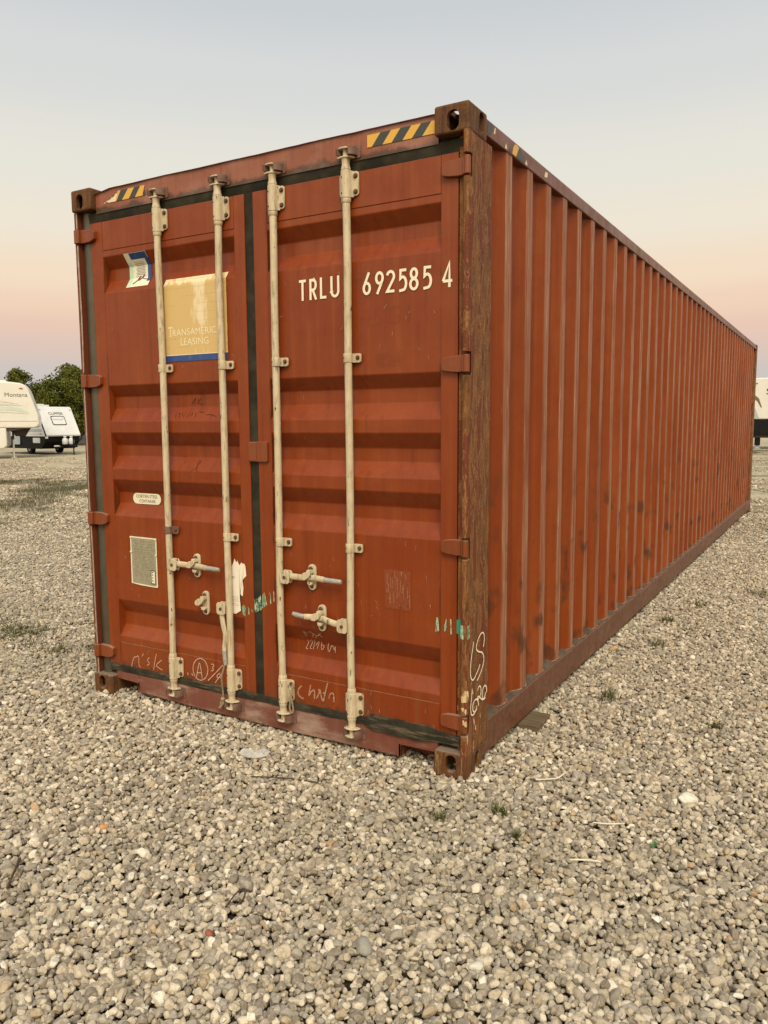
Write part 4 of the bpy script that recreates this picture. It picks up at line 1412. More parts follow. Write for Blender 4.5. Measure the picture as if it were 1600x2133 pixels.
PENCIL=[[(-1.658,1.7003),(-1.635,1.7277),(-1.6271,1.7354)],[(-1.6271,1.7354),(-1.6353,1.6975)],[(-1.6079,1.7311),(-1.6136,1.6995)],[(-1.5865,1.7306),(-1.6109,1.7129),(-1.5932,1.6992),(-1.5748,1.7044)],[(-1.7539,1.6535),(-1.7495,1.6292)],[(-1.7374,1.6493),(-1.7204,1.6571),(-1.7239,1.6314)],[(-1.7094,1.657),(-1.6941,1.6311),(-1.6819,1.6567)],[(-1.6545,1.6579),(-1.6667,1.6309)],[(-1.6437,1.6578),(-1.6278,1.6481),(-1.6445,1.6387)],[(-1.6112,1.6574),(-1.607,1.6319)],[(-1.5896,1.6595),(-1.5576,1.6583)],[(-1.5318,1.6431),(-1.5053,1.6467),(-1.4742,1.6386),(-1.4587,1.6345)],[(-1.6009,1.4041),(-1.6148,1.3837)],[(-1.5904,1.3962),(-1.6131,1.3716)],[(-1.6001,1.3719),(-1.6362,1.3428)],[(-1.6081,1.3637),(-1.597,1.3438)]]


def scribble(lines, w, place, mat, parent, name='chalk_mark', nrm=(0, -1)):
    bm = bmesh.new()
    for li, ln in enumerate(lines):
        ribbon(bm, smooth_line(ln), w, place, vary=0.2, lift=((0.00025 * li + 0.00003) * nrm[0], (0.00025 * li + 0.00003) * nrm[1], 0))
    return raw(name, bm, M[mat], parent)


FP = lambda u, v: (u, (FACE - 0.0012 if v < 0.3225 else ysurf(v) - 0.0030), v)
scribble(MSK, 0.0050, FP, 'chalk', door_l)
scribble(CIRCLED, 0.0056, FP, 'chalk', door_l)
scribble(MAX, 0.0030, FP, 'chalk', door_r)
scribble(DATE, 0.0036, FP, 'chalk', door_r)
scribble(CHINA, 0.0080, FP, 'chalk_faint', door_r)
scribble(PENCIL[:4], 0.0034, FP, 'pencil', door_l, 'pencil_mark')
scribble(PENCIL[4:7], 0.0030, FP, 'pencil', door_l, 'pencil_mark')
scribble(PENCIL[7:9], 0.0030, FP, 'pencil', door_l, 'pencil_mark')
scribble(PENCIL[9:10], 0.0030, FP, 'pencil', door_l, 'pencil_mark')
scribble(PENCIL[10:13], 0.0030, FP, 'pencil', door_l, 'pencil_mark')
scribble(PENCIL[13:], 0.0030, FP, 'pencil', door_l, 'pencil_mark')
scribble(POST, 0.0068, lambda u, v: (0.0024, u, v), 'chalk_white', box_root, nrm=(1, 0))
# stray scratches over the doors
bm = bmesh.new()
for q in range(70):
    x = random.uniform(-1.07, -.16); z = random.choice((random.uniform(.58, 1.05), random.uniform(.2, .32), random.uniform(1.5, 2.3)))
    l = random.uniform(.006, .03)
    a = random.gauss(1.5, .5)
    ribbon(bm, [(x, z), (x + math.cos(a) * l, z + math.sin(a) * l)], random.uniform(.0012, .0026), FP)
raw('scratch_mark', bm, M['chalk_faint'], door_r)['kind'] = 'stuff'
bm = bmesh.new()
for q in range(50):
    x = random.uniform(-2.23, -1.31); z = random.choice((random.uniform(.58, 1.05), random.uniform(.2, .32), random.uniform(1.85, 2.3)))
    l = random.uniform(.006, .03)
    a = random.gauss(1.5, .6)
    ribbon(bm, [(x, z), (x + math.cos(a) * l, z + math.sin(a) * l)], random.uniform(.0012, .0026), FP)
raw('scratch_mark', bm, M['chalk_faint'], door_l)['kind'] = 'stuff'

# flakes of old cream paint clinging to the foot of the right post
for pts in [[(-0.0218, 0.3633), (-0.0232, 0.3902), (-0.0137, 0.3987), (-0.0102, 0.4106), (-0.0019, 0.4221), (0.0041, 0.4198), (0.0124, 0.4235), (0.0144, 0.4036), (0.0091, 0.3689)], [(-0.0217, 0.3384), (-0.0086, 0.3431), (-0.0049, 0.3324), (0.0058, 0.3412), (0.0083, 0.3213), (0.0012, 0.3087), (-0.0048, 0.3189), (-0.0085, 0.3273), (-0.0156, 0.3214)], [(-0.0154, 0.2817), (-0.0082, 0.2865), (-0.0046, 0.2758), (0.0061, 0.2847), (0.0086, 0.2647), (0.0063, 0.2541), (-0.0033, 0.2556), (-0.0081, 0.266), (-0.0129, 0.2583)]]:
    bm = bmesh.new(); poly_sheet(bm, [(a, -0.0010, b) for a, b in pts])
    raw('paint_flake', bm, M['post_flake'], box_root)
for pts in [[(0.0566, 0.4086), (0.07, 0.4137), (0.0758, 0.3913), (0.0825, 0.3846), (0.0623, 0.3863)], [(0.0751, 0.2695), (0.0889, 0.2671), (0.0974, 0.2503), (0.0923, 0.2288), (0.081, 0.2443)], [(0.1005, 0.2329), (0.1089, 0.2276), (0.1121, 0.2055), (0.0981, 0.2097)], [(0.1531, 0.2713), (0.1606, 0.2664), (0.1599, 0.2431), (0.1541, 0.2474)]]:
    bm = bmesh.new(); poly_sheet(bm, [(0.0020, a, b) for a, b in pts])
    raw('paint_flake', bm, M['post_flake'], box_root)

# ------------------------------------------------------------------ ground
def gheight(x, y):
    """gentle undulation, level under the container"""
    d = math.hypot(max(-W - 0.3 - x, 0, x - 0.3), max(-0.3 - y, 0, y - LEN - 0.3))
    t = min(1.0, d / 1.5)
    return t * (0.018 * mnoise.noise(Vector((x * 0.55, y * 0.55, 0))) + 0.012 * mnoise.noise(Vector((x * 1.7, y * 1.7, 4))) + 0.004)


def ground_mat():
    k = NT('gravel_ground')
    p = k.coord('Object')
    v1 = k.voro(p, 38.0, 'Color')
    h1 = k.voro(p, 38.0, 'Distance')
    r = k.sep(v1, 0)
    stone = k.colors(r, [(0.0, (0.24, 0.205, 0.145)), (0.35, (0.36, 0.31, 0.215)), (0.7, (0.47, 0.41, 0.29)), (1.0, (0.58, 0.52, 0.37))])
    gap = k.ramp(h1, 0.55, 0.85)
    col = k.mix(k.math('MULTIPLY', gap, 0.8), stone, (0.05, 0.042, 0.03))
    # fine sandy ground further off
    far = k.noise(p, 0.5, 5.0, 0.6)
    col = k.mix(k.ramp(far, 0.38, 0.62, 0.0, 0.6), col, (0.52, 0.44, 0.29))
    lump = k.noise(p, 2.3, 6.0, 0.75)
    col = k.mix(k.ramp(lump, 0.52, 0.68, 0.0, 0.65), col, (0.17, 0.14, 0.085))
    col = k.mix(k.ramp(lump, 0.46, 0.30, 0.0, 0.6), col, (0.68, 0.59, 0.41))
    rr_ = k.t.nodes.new('ShaderNodeVectorMath'); rr_.operation = 'DISTANCE'
    k.L(p, rr_.inputs[0]); rr_.inputs[1].default_value = (CAM_P[0], CAM_P[1], 0)
    soil_shade = k.mix(k.noise(p, 30.0, 3.0, 0.6), (0.020, 0.014, 0.009), (0.045, 0.034, 0.021))  # soil under the stones, near black: shade of the gaps put into its colour
    col = k.mix(k.ramp(rr_.outputs['Value'], 8.0, 13.5), soil_shade, col)
    # thin grass growing through, in long patches beyond the container
    y = k.sep(p, 1)
    x = k.sep(p, 0)
    along = k.math('ADD', k.math('MULTIPLY', x, -0.79), k.math('MULTIPLY', y, 0.61))
    band = k.math('MULTIPLY', k.ramp(along, 9.0, 14.0), k.ramp(along, 27.0, 21.0))
    gn = k.noise(p, 0.42, 6.0, 0.68)
    g1 = k.math('MULTIPLY', k.ramp(gn, 0.47, 0.58), k.math('ADD', k.math('MULTIPLY', band, 0.6), 0.07, True))
    gcol = k.mix(k.noise(p, 3.0, 4.0, 0.6), (0.040, 0.045, 0.012), (0.10, 0.095, 0.030))
    col = k.mix(g1, col, gcol)
    b2 = k.math('MULTIPLY', k.ramp(y, 33.0, 37.0), k.ramp(y, 47.0, 43.0))
    g2 = k.math('MULTIPLY', k.ramp(k.noise(p, 0.30, 5.0, 0.65, 0.4), 0.46, 0.58), b2)
    col = k.mix(k.math('MULTIPLY', g2, k.ramp(x, -9.0, -5.0)), col, (0.09, 0.085, 0.030))
    k.bump(k.math('SUBTRACT', 1.0, h1), 0.9, 0.02)
    return k.done(col, 0.9, 0.0, 0.2)


M['ground'] = ground_mat()
bm = bmesh.new()
xs = [-500, -200, -80, -40] + [-26 + 0.5 * i for i in range(73)] + [16, 30, 80, 200, 500]
ys = [-300, -80, -20, -8] + [-5 + 0.5 * i for i in range(55)] + [28, 40, 80, 200, 600, 900]
grid = [[bm.verts.new((x, y, (gheight(x, y) if abs(x) < 26 and -5 <= y < 22 else 0.0) - 0.020)) for x in xs] for y in ys]
for a, b in zip(grid, grid[1:]):
    for i in range(len(xs) - 1):
        bm.faces.new([a[i], a[i + 1], b[i + 1], b[i]])
structure(raw('ground', bm, M['ground']))


def stone_mat():
    k = NT('river_gravel')
    r = k.rand()
    base = k.colors(r, [(0.0, (0.215, 0.186, 0.142)), (0.10, (0.320, 0.282, 0.216)), (0.25, (0.425, 0.376, 0.280)), (0.40, (0.330, 0.305, 0.252)), (0.54, (0.500, 0.444, 0.328)),
                        (0.69, (0.255, 0.230, 0.188)), (0.78, (0.59, 0.535, 0.415)), (0.88, (0.395, 0.325, 0.215)), (0.93, (0.69, 0.65, 0.54)), (0.972, (0.44, 0.31, 0.175)), (0.980, (0.53, 0.475, 0.37)), (0.998, (0.34, 0.17, 0.09))], 'CONSTANT')
    base = k.mix(1.0, base, (0.97, 0.938, 0.94), 'MULTIPLY')
    p = k.coord('Object')
    w = k.pos()
    n = k.noise(p, 1.6, 4.0, 0.62)
    col = k.mix(k.ramp(n, 0.35, 0.7, 0.0, 0.55), base, k.mix(0.5, base, (0.22, 0.185, 0.125)))
    mo = k.noise(w, 75.0, 5.0, 0.7)
    col = k.mix(k.ramp(mo, 0.50, 0.66, 0.0, 0.45), col, (0.15, 0.12, 0.075))
    col = k.mix(k.ramp(mo, 0.46, 0.32, 0.0, 0.35), col, (0.62, 0.57, 0.45))
    sp = k.noise(w, 420.0, 3.0, 0.65)
    col = k.mix(k.ramp(sp, 0.60, 0.72, 0.0, 0.5), col, (0.10, 0.085, 0.06))
    big = k.noise(w, 0.75, 4.0, 0.6)
    col = k.mix(k.ramp(big, 0.45, 0.7, 0.0, 0.45), col, k.mix(0.6, col, (0.20, 0.175, 0.12)))
    k.bump(k.noise(w, 150.0, 4.0, 0.65), 0.35, 0.004)
    return k.done(col, 0.82, 0.0, 0.25)


M['stone'] = stone_mat()


def gravel_points():
    """packed pebbles in the wedge the photograph looks across, with a margin on both sides"""
    S = 0.0186
    pts = []
    cx, cy = CAM_P[0], CAM_P[1]
    RMAX = 15.0
    y = -3.0
    rows = np.arange(-3.4, 14.5, S * 0.866)
    out = []
    for j, yy in enumerate(rows):
        x = np.arange(-14.0, 5.2, S) + (S / 2 if j % 2 else 0)
        out.append(np.stack([x, np.full_like(x, yy)], 1))
    P = np.concatenate(out)
    base = P.copy()
    P = P + RNG.uniform(-0.36, 0.36, P.shape) * S
    low = base[RNG.random(len(base)) < 0.30]
    low = low + RNG.uniform(-0.5, 0.5, low.shape) * S

    def cull(P, az0, az1, r0, r1, fade):
        d = P - np.array([cx, cy])
        r = np.hypot(d[:, 0], d[:, 1])
        az = np.degrees(np.arctan2(d[:, 0], d[:, 1]))
        keep = (az > az0) & (az < az1) & (r > r0) & (r < r1)
        keep &= ~((P[:, 0] > -W + 0.3) & (P[:, 0] < -0.12) & (P[:, 1] > 0.9) & (P[:, 1] < LEN - 0.1))
        keep &= ~((P[:, 0] > -W - 7) & (P[:, 0] < -W + 0.3) & (P[:, 1] > 3.0 + (-(P[:, 0] + W)) * 0.8 + 1.5) & (P[:, 1] < LEN + 4))
        keep &= RNG.random(len(P)) < np.clip((r1 - r) / fade, 0.0, 1.0)
        return P[keep]
    top = cull(P, -68, 14, 1.35, RMAX, 6.0)
    low = cull(low, -66, 10, 1.35, 8.0, 3.0)
    # scattered larger stones carry the gravel on towards the trailers
    gx, gy = np.meshgrid(np.arange(-32.0, 4.0, 0.075), np.arange(4.0, 44.0, 0.075))
    F = np.stack([gx.ravel(), gy.ravel()], 1)
    F = F + RNG.uniform(-0.5, 0.5, F.shape) * 0.075
    d = F - np.array([cx, cy])
    az = np.degrees(np.arctan2(d[:, 0], d[:, 1]))
    F = F[(az < -42) | (az > -9)]
    far = cull(F, -62, 4, 10.0, 42.0, 22.0)
    far = far[np.array([mnoise.noise(Vector((a * 0.42, b * 0.42, 2.0))) + 0.4 * mnoise.noise(Vector((a * 1.3, b * 1.3, 7.0))) < 0.10 for a, b in far])]
    allp = np.concatenate([top, low, far])
    layer = np.concatenate([np.zeros(len(top)), np.ones(len(low)), np.full(len(far), 2)])
    return allp, layer


GP, GRD = gravel_points()
N = len(GP)
size = np.clip(RNG.lognormal(math.log(0.0104), 0.25, N), 0.0060, 0.020)
big = RNG.random(N) < 0.012
size[big] *= RNG.uniform(1.15, 1.55, big.sum())
far_ = GRD == 2
size[far_] *= 1.75
asp = np.stack([RNG.uniform(0.92, 1.35, N), RNG.uniform(0.78, 1.05, N), RNG.uniform(0.62, 1.0, N)], 1)
scl = asp * size[:, None]
rot = np.stack([RNG.normal(0, 0.35, N), RNG.normal(0, 0.35, N), RNG.uniform(0, 6.283, N)], 1)
hz = np.array([gheight(a, b) for a, b in GP])
zc = hz + RNG.normal(-0.004, 0.0080, N) + np.clip(size - 0.011, 0, 0.02) * 0.45
zc = np.minimum(zc, hz + 0.013)
zc[GRD == 1] -= 0.015
gme = bpy.data.meshes.new('gravel')
gme.vertices.add(N)
gme.vertices.foreach_set('co', np.column_stack([GP, zc]).astype(np.float32).ravel())
for nm, arr in (('rot', rot), ('scl', scl)):
    a = gme.attributes.new(nm, 'FLOAT_VECTOR', 'POINT')
    a.data.foreach_set('vector', arr.astype(np.float32).ravel())
a = gme.attributes.new('idx', 'INT', 'POINT')
NVAR = 14
a.data.foreach_set('value', RNG.integers(0, NVAR, N).astype(np.int32))
gravel = new_obj('gravel', gme, M['stone'])
gravel['kind'] = 'stuff'


def pebble_shapes():
    """worn, angular stones: blunt-edged convex solids with a little surface relief"""
    c = bpy.data.collections.new('pebble_shapes')
    rr = np.random.default_rng(5)
    for i in range(NVAR):
        bm = bmesh.new()
        bmesh.ops.create_icosphere(bm, subdivisions=4, radius=1.0)
        k = rr.integers(9, 17)
        nrm = rr.normal(0, 1, (k, 3)); nrm /= np.linalg.norm(nrm, axis=1)[:, None]
        ds = rr.uniform(0.62, 0.98, k)
        sharp = rr.uniform(14, 40)
        for v in bm.verts:
            d = np.array(v.co)
            dots = np.maximum(nrm @ d, 1e-3)
            r = np.append(ds / dots, 1.12)
            r = -math.log(np.sum(np.exp(-sharp * np.minimum(r, 4)))) / sharp
            r *= 1.0 + 0.05 * mnoise.noise(v.co * 2.2 + Vector((i * 5.0, 0, 0))) + 0.025 * mnoise.noise(v.co * 6.0 + Vector((i * 5.0, 3, 0)))
            v.co = v.co * r * 1.10
        me = bpy.data.meshes.new('pebble_shape'); bm.to_mesh(me); bm.free()
        me.shade_smooth()
        me.materials.append(M['stone'])
        c.objects.link(bpy.data.objects.new('pebble_shape', me))
    return c


def pebble_group():
    g = bpy.data.node_groups.new('pebbles', 'GeometryNodeTree')
    g.interface.new_socket('Geometry', in_out='INPUT', socket_type='NodeSocketGeometry')
    g.interface.new_socket('Geometry', in_out='OUTPUT', socket_type='NodeSocketGeometry')
    nn, L = g.nodes.new, g.links.new
    gi, go = nn('NodeGroupInput'), nn('NodeGroupOutput')
    toi = nn('GeometryNodeCollectionInfo')
    toi.inputs['Collection'].default_value = pebble_shapes()
    toi.inputs['Separate Children'].default_value = True
    toi.inputs['Reset Children'].default_value = True
    iop = nn('GeometryNodeInstanceOnPoints')
    iop.inputs['Pick Instance'].default_value = True

    def attr(nm, t):
        a = nn('GeometryNodeInputNamedAttribute'); a.data_type = t
        a.inputs['Name'].default_value = nm
        return a.outputs['Attribute']
    e2r = nn('FunctionNodeEulerToRotation')
    L(attr('rot', 'FLOAT_VECTOR'), e2r.inputs[0])
    L(gi.outputs[0], iop.inputs['Points'])
    L(toi.outputs[0], iop.inputs['Instance'])
    L(attr('idx', 'INT'), iop.inputs['Instance Index'])
    L(e2r.outputs[0], iop.inputs['Rotation'])
    L(attr('scl', 'FLOAT_VECTOR'), iop.inputs['Scale'])
    L(iop.outputs[0], go.inputs[0])
    return g


gmod = gravel.modifiers.new('pebbles', 'NODES')
gmod.node_group = pebble_group()
print('gravel points', N)

# ------------------------------------------------------------------ trailers
M['cara_white'] = simple('trailer_white', (0.62, 0.63, 0.62), (0.56, 0.57, 0.56), 3, 0.38, 0.0, 0.05)
M['cara_cream'] = simple('trailer_cream', (0.61, 0.60, 0.55), (0.57, 0.56, 0.51), 2, 0.35, 0.0, 0.05)
M['cara_grey'] = simple('trailer_grey', (0.36, 0.40, 0.44), (0.31, 0.35, 0.39), 3, 0.45, 0.0, 0.05)
M['cara_black'] = simple('trailer_black', (0.006, 0.006, 0.007), (0.011, 0.010, 0.010), 5, 0.6, 0.0, 0.05, spec=0.12)
M['cara_dark'] = simple('trailer_underside', (0.05, 0.035, 0.025), (0.03, 0.022, 0.018), 5, 0.7)
M['tyre'] = simple('tyre_rubber', (0.010, 0.010, 0.010), (0.018, 0.017, 0.016), 20, 0.9, spec=0.1)
M['rim'] = simple('wheel_rim', (0.30, 0.30, 0.30), (0.2, 0.2, 0.2), 20, 0.4, 0.6)
M['glass'] = simple('dark_glass', (0.015, 0.018, 0.022), (0.02, 0.022, 0.026), 2, 0.12, 0.0, 0.0)
M['red_lens'] = simple('red_lens', (0.35, 0.03, 0.02), (0.25, 0.03, 0.02), 20, 0.3)
M['swirl'] = simple('teal_grey_graphic', (0.42, 0.50, 0.48), (0.50, 0.55, 0.50), 4, 0.4, 0.0, 0.0)
M['swirl2'] = simple('grey_graphic', (0.46, 0.45, 0.40), (0.52, 0.50, 0.44), 4, 0.4, 0.0, 0.0)
M['brown_graphic'] = simple('brown_graphic', (0.16, 0.105, 0.075), (0.11, 0.075, 0.055), 4, 0.4, 0.0, 0.0)
M['cara_line'] = simple('trailer_moulding', (0.38, 0.35, 0.27), None, 5, 0.5)


def part(name, mat, parent, fn, **kw):
    bm = bmesh.new()
    fn(bm)
    return obj(name, bm, mat, parent, **kw)


def wheel(parent, x, y, r, w):
    bm = bmesh.new(); tube(bm, (x, y - w, r), (x, y, r), r, n=24)
    wh = obj('wheel', bm, M['tyre'], parent, 0.03, smooth=True)
    bm = bmesh.new(); tube(bm, (x, y - w - 0.01, r), (x, y - w + 0.05, r), r * 0.52, n=18)
    obj('rim', bm, M['rim'], wh)


# the small travel trailer, front end towards us
tt = thing('travel_trailer', 'small white travel trailer with black lower half and sloping windowed front, beyond the gravel', 'travel trailer', (-35.5, 25.25, 0), rad(-10.5))
HW = 1.0
prof = [(-5.6, 0.98), (0.0, 0.98), (0.03, 1.06), (-0.92, 2.52), (-1.02, 2.58), (-1.12, 2.60), (-5.5, 2.60), (-5.6, 2.50)]
part('body', M['cara_white'], tt, lambda b: prism(b, prof, -HW + 0.02, HW - 0.02), bevel=0.02)
part('lower_body', M['cara_black'], tt, lambda b: prism(b, [(-5.55, 0.30), (-0.65, 0.30), (-0.12, 0.70), (-0.10, 0.978), (-5.55, 0.978)], -HW + 0.03, HW - 0.03))
part('side_skin', M['cara_white'], tt, lambda b: prism(b, [(-5.58, 0.985), (-0.10, 0.985), (-1.02, 2.40), (-5.58, 2.40)], -HW, -HW + 0.02))
for i in range(9):
    zz_ = 1.10 + 0.14 * i
    xe = -0.10 - 0.92 * (zz_ - 0.985) / 1.415 - 0.06
    part('siding_rib', M['cara_line'], tt, lambda b: box(b, -5.55, xe, -HW - 0.006, -HW, zz_, zz_ + 0.012))
part('corner_trim', M['cara_black'], tt, lambda b: prism(b, [(-0.06, 0.985), (0.022, 0.985), (0.038, 1.06), (-0.93, 2.545), (-1.02, 2.545), (-0.03, 1.03)], -HW - 0.012, -HW + 0.03))
part('roof_trim', M['cara_black'], tt, lambda b: box(b, -3.2, -1.12, -HW - 0.012, -HW, 2.38, 2.60), bevel=0.01)
fr = Vector((-0.95, 0, 1.46)).normalized()          # up along the sloping front


def tfront(u, v, eps=0.012):
    """point on the front: u across (left of the picture negative), v up the slope"""
    nx, nz = fr.z, -fr.x
    return (0.03 + fr.x * v + nx * eps, u, 1.06 + fr.z * v + nz * eps)


def rr_sheet(bm, u0, u1, v0, v1, r, place, mi=0):
    poly_sheet(bm, [place(a, b) for a, b in rrect(u0, u1, v0, v1, r, 4)], mi)


bm = bmesh.new()
rr_sheet(bm, -0.40, 0.40, 0.62, 1.22, 0.10, lambda a, b: tfront(a, b, 0.012))
fw = raw('front_window', bm, M['cara_black'], tt)
bm = bmesh.new()
rr_sheet(bm, -0.36, 0.36, 0.67, 1.17, 0.08, lambda a, b: tfront(a, b, 0.018))
raw('window_cover', bm, M['cara_white'], fw)
bm = bmesh.new()
ribbon(bm, [(-0.31, 0.98), (0.10, 0.97), (0.17, 0.93), (0.23, 1.03), (0.30, 1.02)], 0.035, lambda a, b: tfront(a, b, 0.024))
raw('window_graphic', bm, M['greyprint'], fw)
bm = bmesh.new()
text_bm(bm, 'CLIPPER', lambda u, v: tfront(-0.44 + u, 1.30 + v, 0.014), 0.16, 0.82)
raw('lettering', bm, M['ink'], tt)
for u in (-0.86, 0.86):
    bm = bmesh.new(); rr_sheet(bm, u - 0.05, u + 0.05, 1.60, 1.635, 0.015, lambda a, b: tfront(a, b, 0.02))
    raw('marker_light', bm, M['red_lens'], tt)
part('side_window', M['glass'], tt, lambda b: prism(b, rrect(-1.78, -1.40, 1.48, 1.98, 0.07), -HW - 0.012, -HW + 0.01))
part('side_stripe', M['cara_grey'], tt, lambda b: prism(b, [(-3.2, 1.24), (-0.50, 1.24), (-0.38, 1.36), (-3.2, 1.36)], -HW - 0.010, -HW))
part('side_graphic', M['greyprint'], tt, lambda b: prism(b, [(-2.4, 2.19), (-1.25, 2.20), (-1.12, 2.26), (-1.25, 2.235), (-2.4, 2.225)], -HW - 0.008, -HW))
dr = part('entry_door', M['cara_grey'], tt, lambda b: prism(b, rrect(-3.75, -3.05, 0.52, 2.25, 0.05), -HW - 0.03, -HW))
part('door_window', M['glass'], dr, lambda b: prism(b, rrect(-3.62, -3.20, 1.45, 2.0, 0.04), -HW - 0.036, -HW - 0.03))
part('awning_arm', M['cara_dark'], tt, lambda b: box(b, -2.52, -2.36, -HW - 0.06, -HW, 0.99, 2.4))
part('storage_hatch', M['cara_white'], tt, lambda b: prism(b, rrect(-1.55, -0.72, 0.62, 0.90, 0.05), -HW + 0.02, -HW + 0.035))
part('marker_light', M['red_lens'], tt, lambda b: box(b, -0.62, -0.52, -HW - 0.02, -HW, 1.10, 1.14))
part('corner_bracket', M['cara_white'], tt, lambda b: box(b, -0.10, 0.02, -HW + 0.01, -HW + 0.12, 0.86, 0.975))
wheel(tt, -2.15, -HW + 0.30, 0.34, 0.22)
wheel(tt, -2.15, HW - 0.08, 0.34, 0.22)


def hitch(b):
    tube(b, (-0.9, -0.55, 0.48), (1.15, 0, 0.46), 0.05, n=8)
    tube(b, (-0.9, 0.55, 0.48), (1.15, 0, 0.46), 0.05, n=8)
    tube(b, (1.05, 0, 0.46), (1.40, 0, 0.46), 0.06, n=8)
    box(b, 0.25, 0.75, -0.36, 0.36, 0.49, 0.53)


part('hitch_frame', M['cara_black'], tt, hitch)
part('tongue_jack', M['cara_black'], tt, lambda b: (tube(b, (1.05, 0, 0.0), (1.05, 0, 0.95), 0.035, n=8), box(b, 0.97, 1.13, -0.08, 0.08, 0.0, 0.015)))
part('bumper_tube', M['cara_white'], tt, lambda b: tube(b, (0.1, -0.60, 0.45), (0.1, -0.05, 0.45), 0.045, n=10))


def gas(bm, y):
    lathe(bm, 0.50, y, [(0.05, 0.53), (0.13, 0.55), (0.15, 0.60), (0.15, 0.78), (0.12, 0.86), (0.05, 0.89), (0.05, 0.93), (0.085, 0.94), (0.085, 0.99), (0.03, 1.0)], 16)


for y in (-0.18, 0.17):
    bm = bmesh.new(); gas(bm, y)
    obj('gas_bottle', bm, M['cara_white'], tt, smooth=True)
for x, r in ((-1.6, 0.10), (-2.4, 0.16), (-3.4, 0.12), (-4.6, 0.10)):
    part('roof_vent', M['cara_white'], tt, lambda b: box(b, x - r * 1.4, x + r * 1.4, -0.1 - r, -0.1 + r, 2.598, 2.598 + r * 1.1), bevel=0.015)
part('stabiliser_leg', M['cara_dark'], tt, lambda b: (tube(b, (-4.4, -0.8, 0.02), (-4.4, -0.8, 0.45), 0.03, n=8), box(b, -4.5, -4.3, -0.9, -0.7, 0.0, 0.04)))

# the big cream trailer whose nose comes in from the left
ft = thing('fifth_wheel_trailer', 'big cream trailer with overhanging rounded nose, coming in from the left picture edge', 'trailer', (-34.58, 21.12, 0), rad(51))
FW = 1.2
nose = [(0.0, 1.46), (1.45, 1.46), (1.62, 1.52), (1.68, 1.66), (1.66, 2.05), (1.45, 2.75), (1.28, 3.30), (1.14, 3.52), (0.92, 3.62), (0.4, 3.68), (-9.0, 3.76), (-9.0, 1.46)]
part('body', M['cara_cream'], ft, lambda b: prism(b, nose, -FW, FW), bevel=0.07, seg=3)
part('lower_body', M['cara_cream'], ft, lambda b: prism(b, [(-9.0, 0.48), (0.05, 0.48), (0.20, 0.62), (0.20, 1.455), (-9.0, 1.455)], -FW + 0.02, FW - 0.02), bevel=0.04)
part('underside', M['cara_dark'], ft, lambda b: prism(b, [(0.21, 1.30), (0.9, 1.40), (1.35, 1.458), (0.21, 1.458)], -FW + 0.1, FW - 0.1))
part('kingpin_box', M['cara_dark'], ft, lambda b: prism(b, [(0.55, 1.05), (0.95, 1.05), (1.2, 1.44), (0.2, 1.44)], -0.35, 0.35))
part('moulding', M['cara_line'], ft, lambda b: box(b, -9, 1.60, -FW - 0.012, -FW, 1.78, 1.80))
bm = bmesh.new()
text_bm(bm, 'Montana', lambda u, v: (0.22 + u, -FW - 0.013, 2.96 + v), 0.19, 1.0)
M['greyprint_dark'] = vinyl('dark_grey_print', (0.13, 0.13, 0.12), 0.1)
raw('lettering', bm, M['greyprint_dark'], ft)


def swoosh(pts_top, pts_bot, mat):
    bm = bmesh.new()
    poly_sheet(bm, [(a, -FW - 0.010, z) for a, z in pts_bot + pts_top[::-1]])
    raw('side_graphic', bm, M[mat], ft)


swoosh([(-1.6, 2.86), (-0.4, 2.84), (0.35, 2.72), (0.85, 2.60)], [(-1.6, 2.80), (-0.4, 2.75), (0.30, 2.67)], 'swirl2')
swoosh([(-1.6, 2.70), (-0.5, 2.66), (0.5, 2.60), (1.05, 2.52)], [(-1.6, 2.58), (-0.4, 2.54), (0.5, 2.55)], 'swirl2')
swoosh([(-1.6, 2.50), (-0.4, 2.48), (0.5, 2.50), (0.9, 2.40), (1.25, 2.18)], [(-1.6, 2.30), (-0.3, 2.34), (0.6, 2.30), (1.0, 2.22)], 'swirl')
swoosh([(-1.6, 2.16), (-0.2, 2.26), (0.6, 2.22), (1.3, 2.12)], [(-1.6, 2.08), (-0.2, 2.21), (0.6, 2.18)], 'swirl2')
part('marker_light', M['red_lens'], ft, lambda b: box(b, 0.88, 1.02, -FW - 0.02, -FW, 3.33, 3.38))
part('roof_vent', M['cara_white'], ft, lambda b: box(b, -0.35, 0.25, -0.3, 0.3, 3.69, 3.78), bevel=0.02)


def jack(b):
    tube(b, (0.42, -0.35, 0.9), (0.42, -0.35, 1.35), 0.05, n=8)


jk = part('landing_jack', M['cara_dark'], ft, jack)
part('jack_foot', M['cara_white'], jk, lambda b: (tube(b, (0.42, -0.35, 0.03), (0.42, -0.35, 0.9), 0.04, n=8), box(b, 0.30, 0.54, -0.47, -0.23, 0.0, 0.03)))
wheel(ft, -4.2, -FW + 0.26, 0.40, 0.24)
wheel(ft, -5.1, -FW + 0.26, 0.40, 0.24)
wheel(ft, -4.2, FW - 0.02, 0.40, 0.24)
wheel(ft, -5.1, FW - 0.02, 0.40, 0.24)

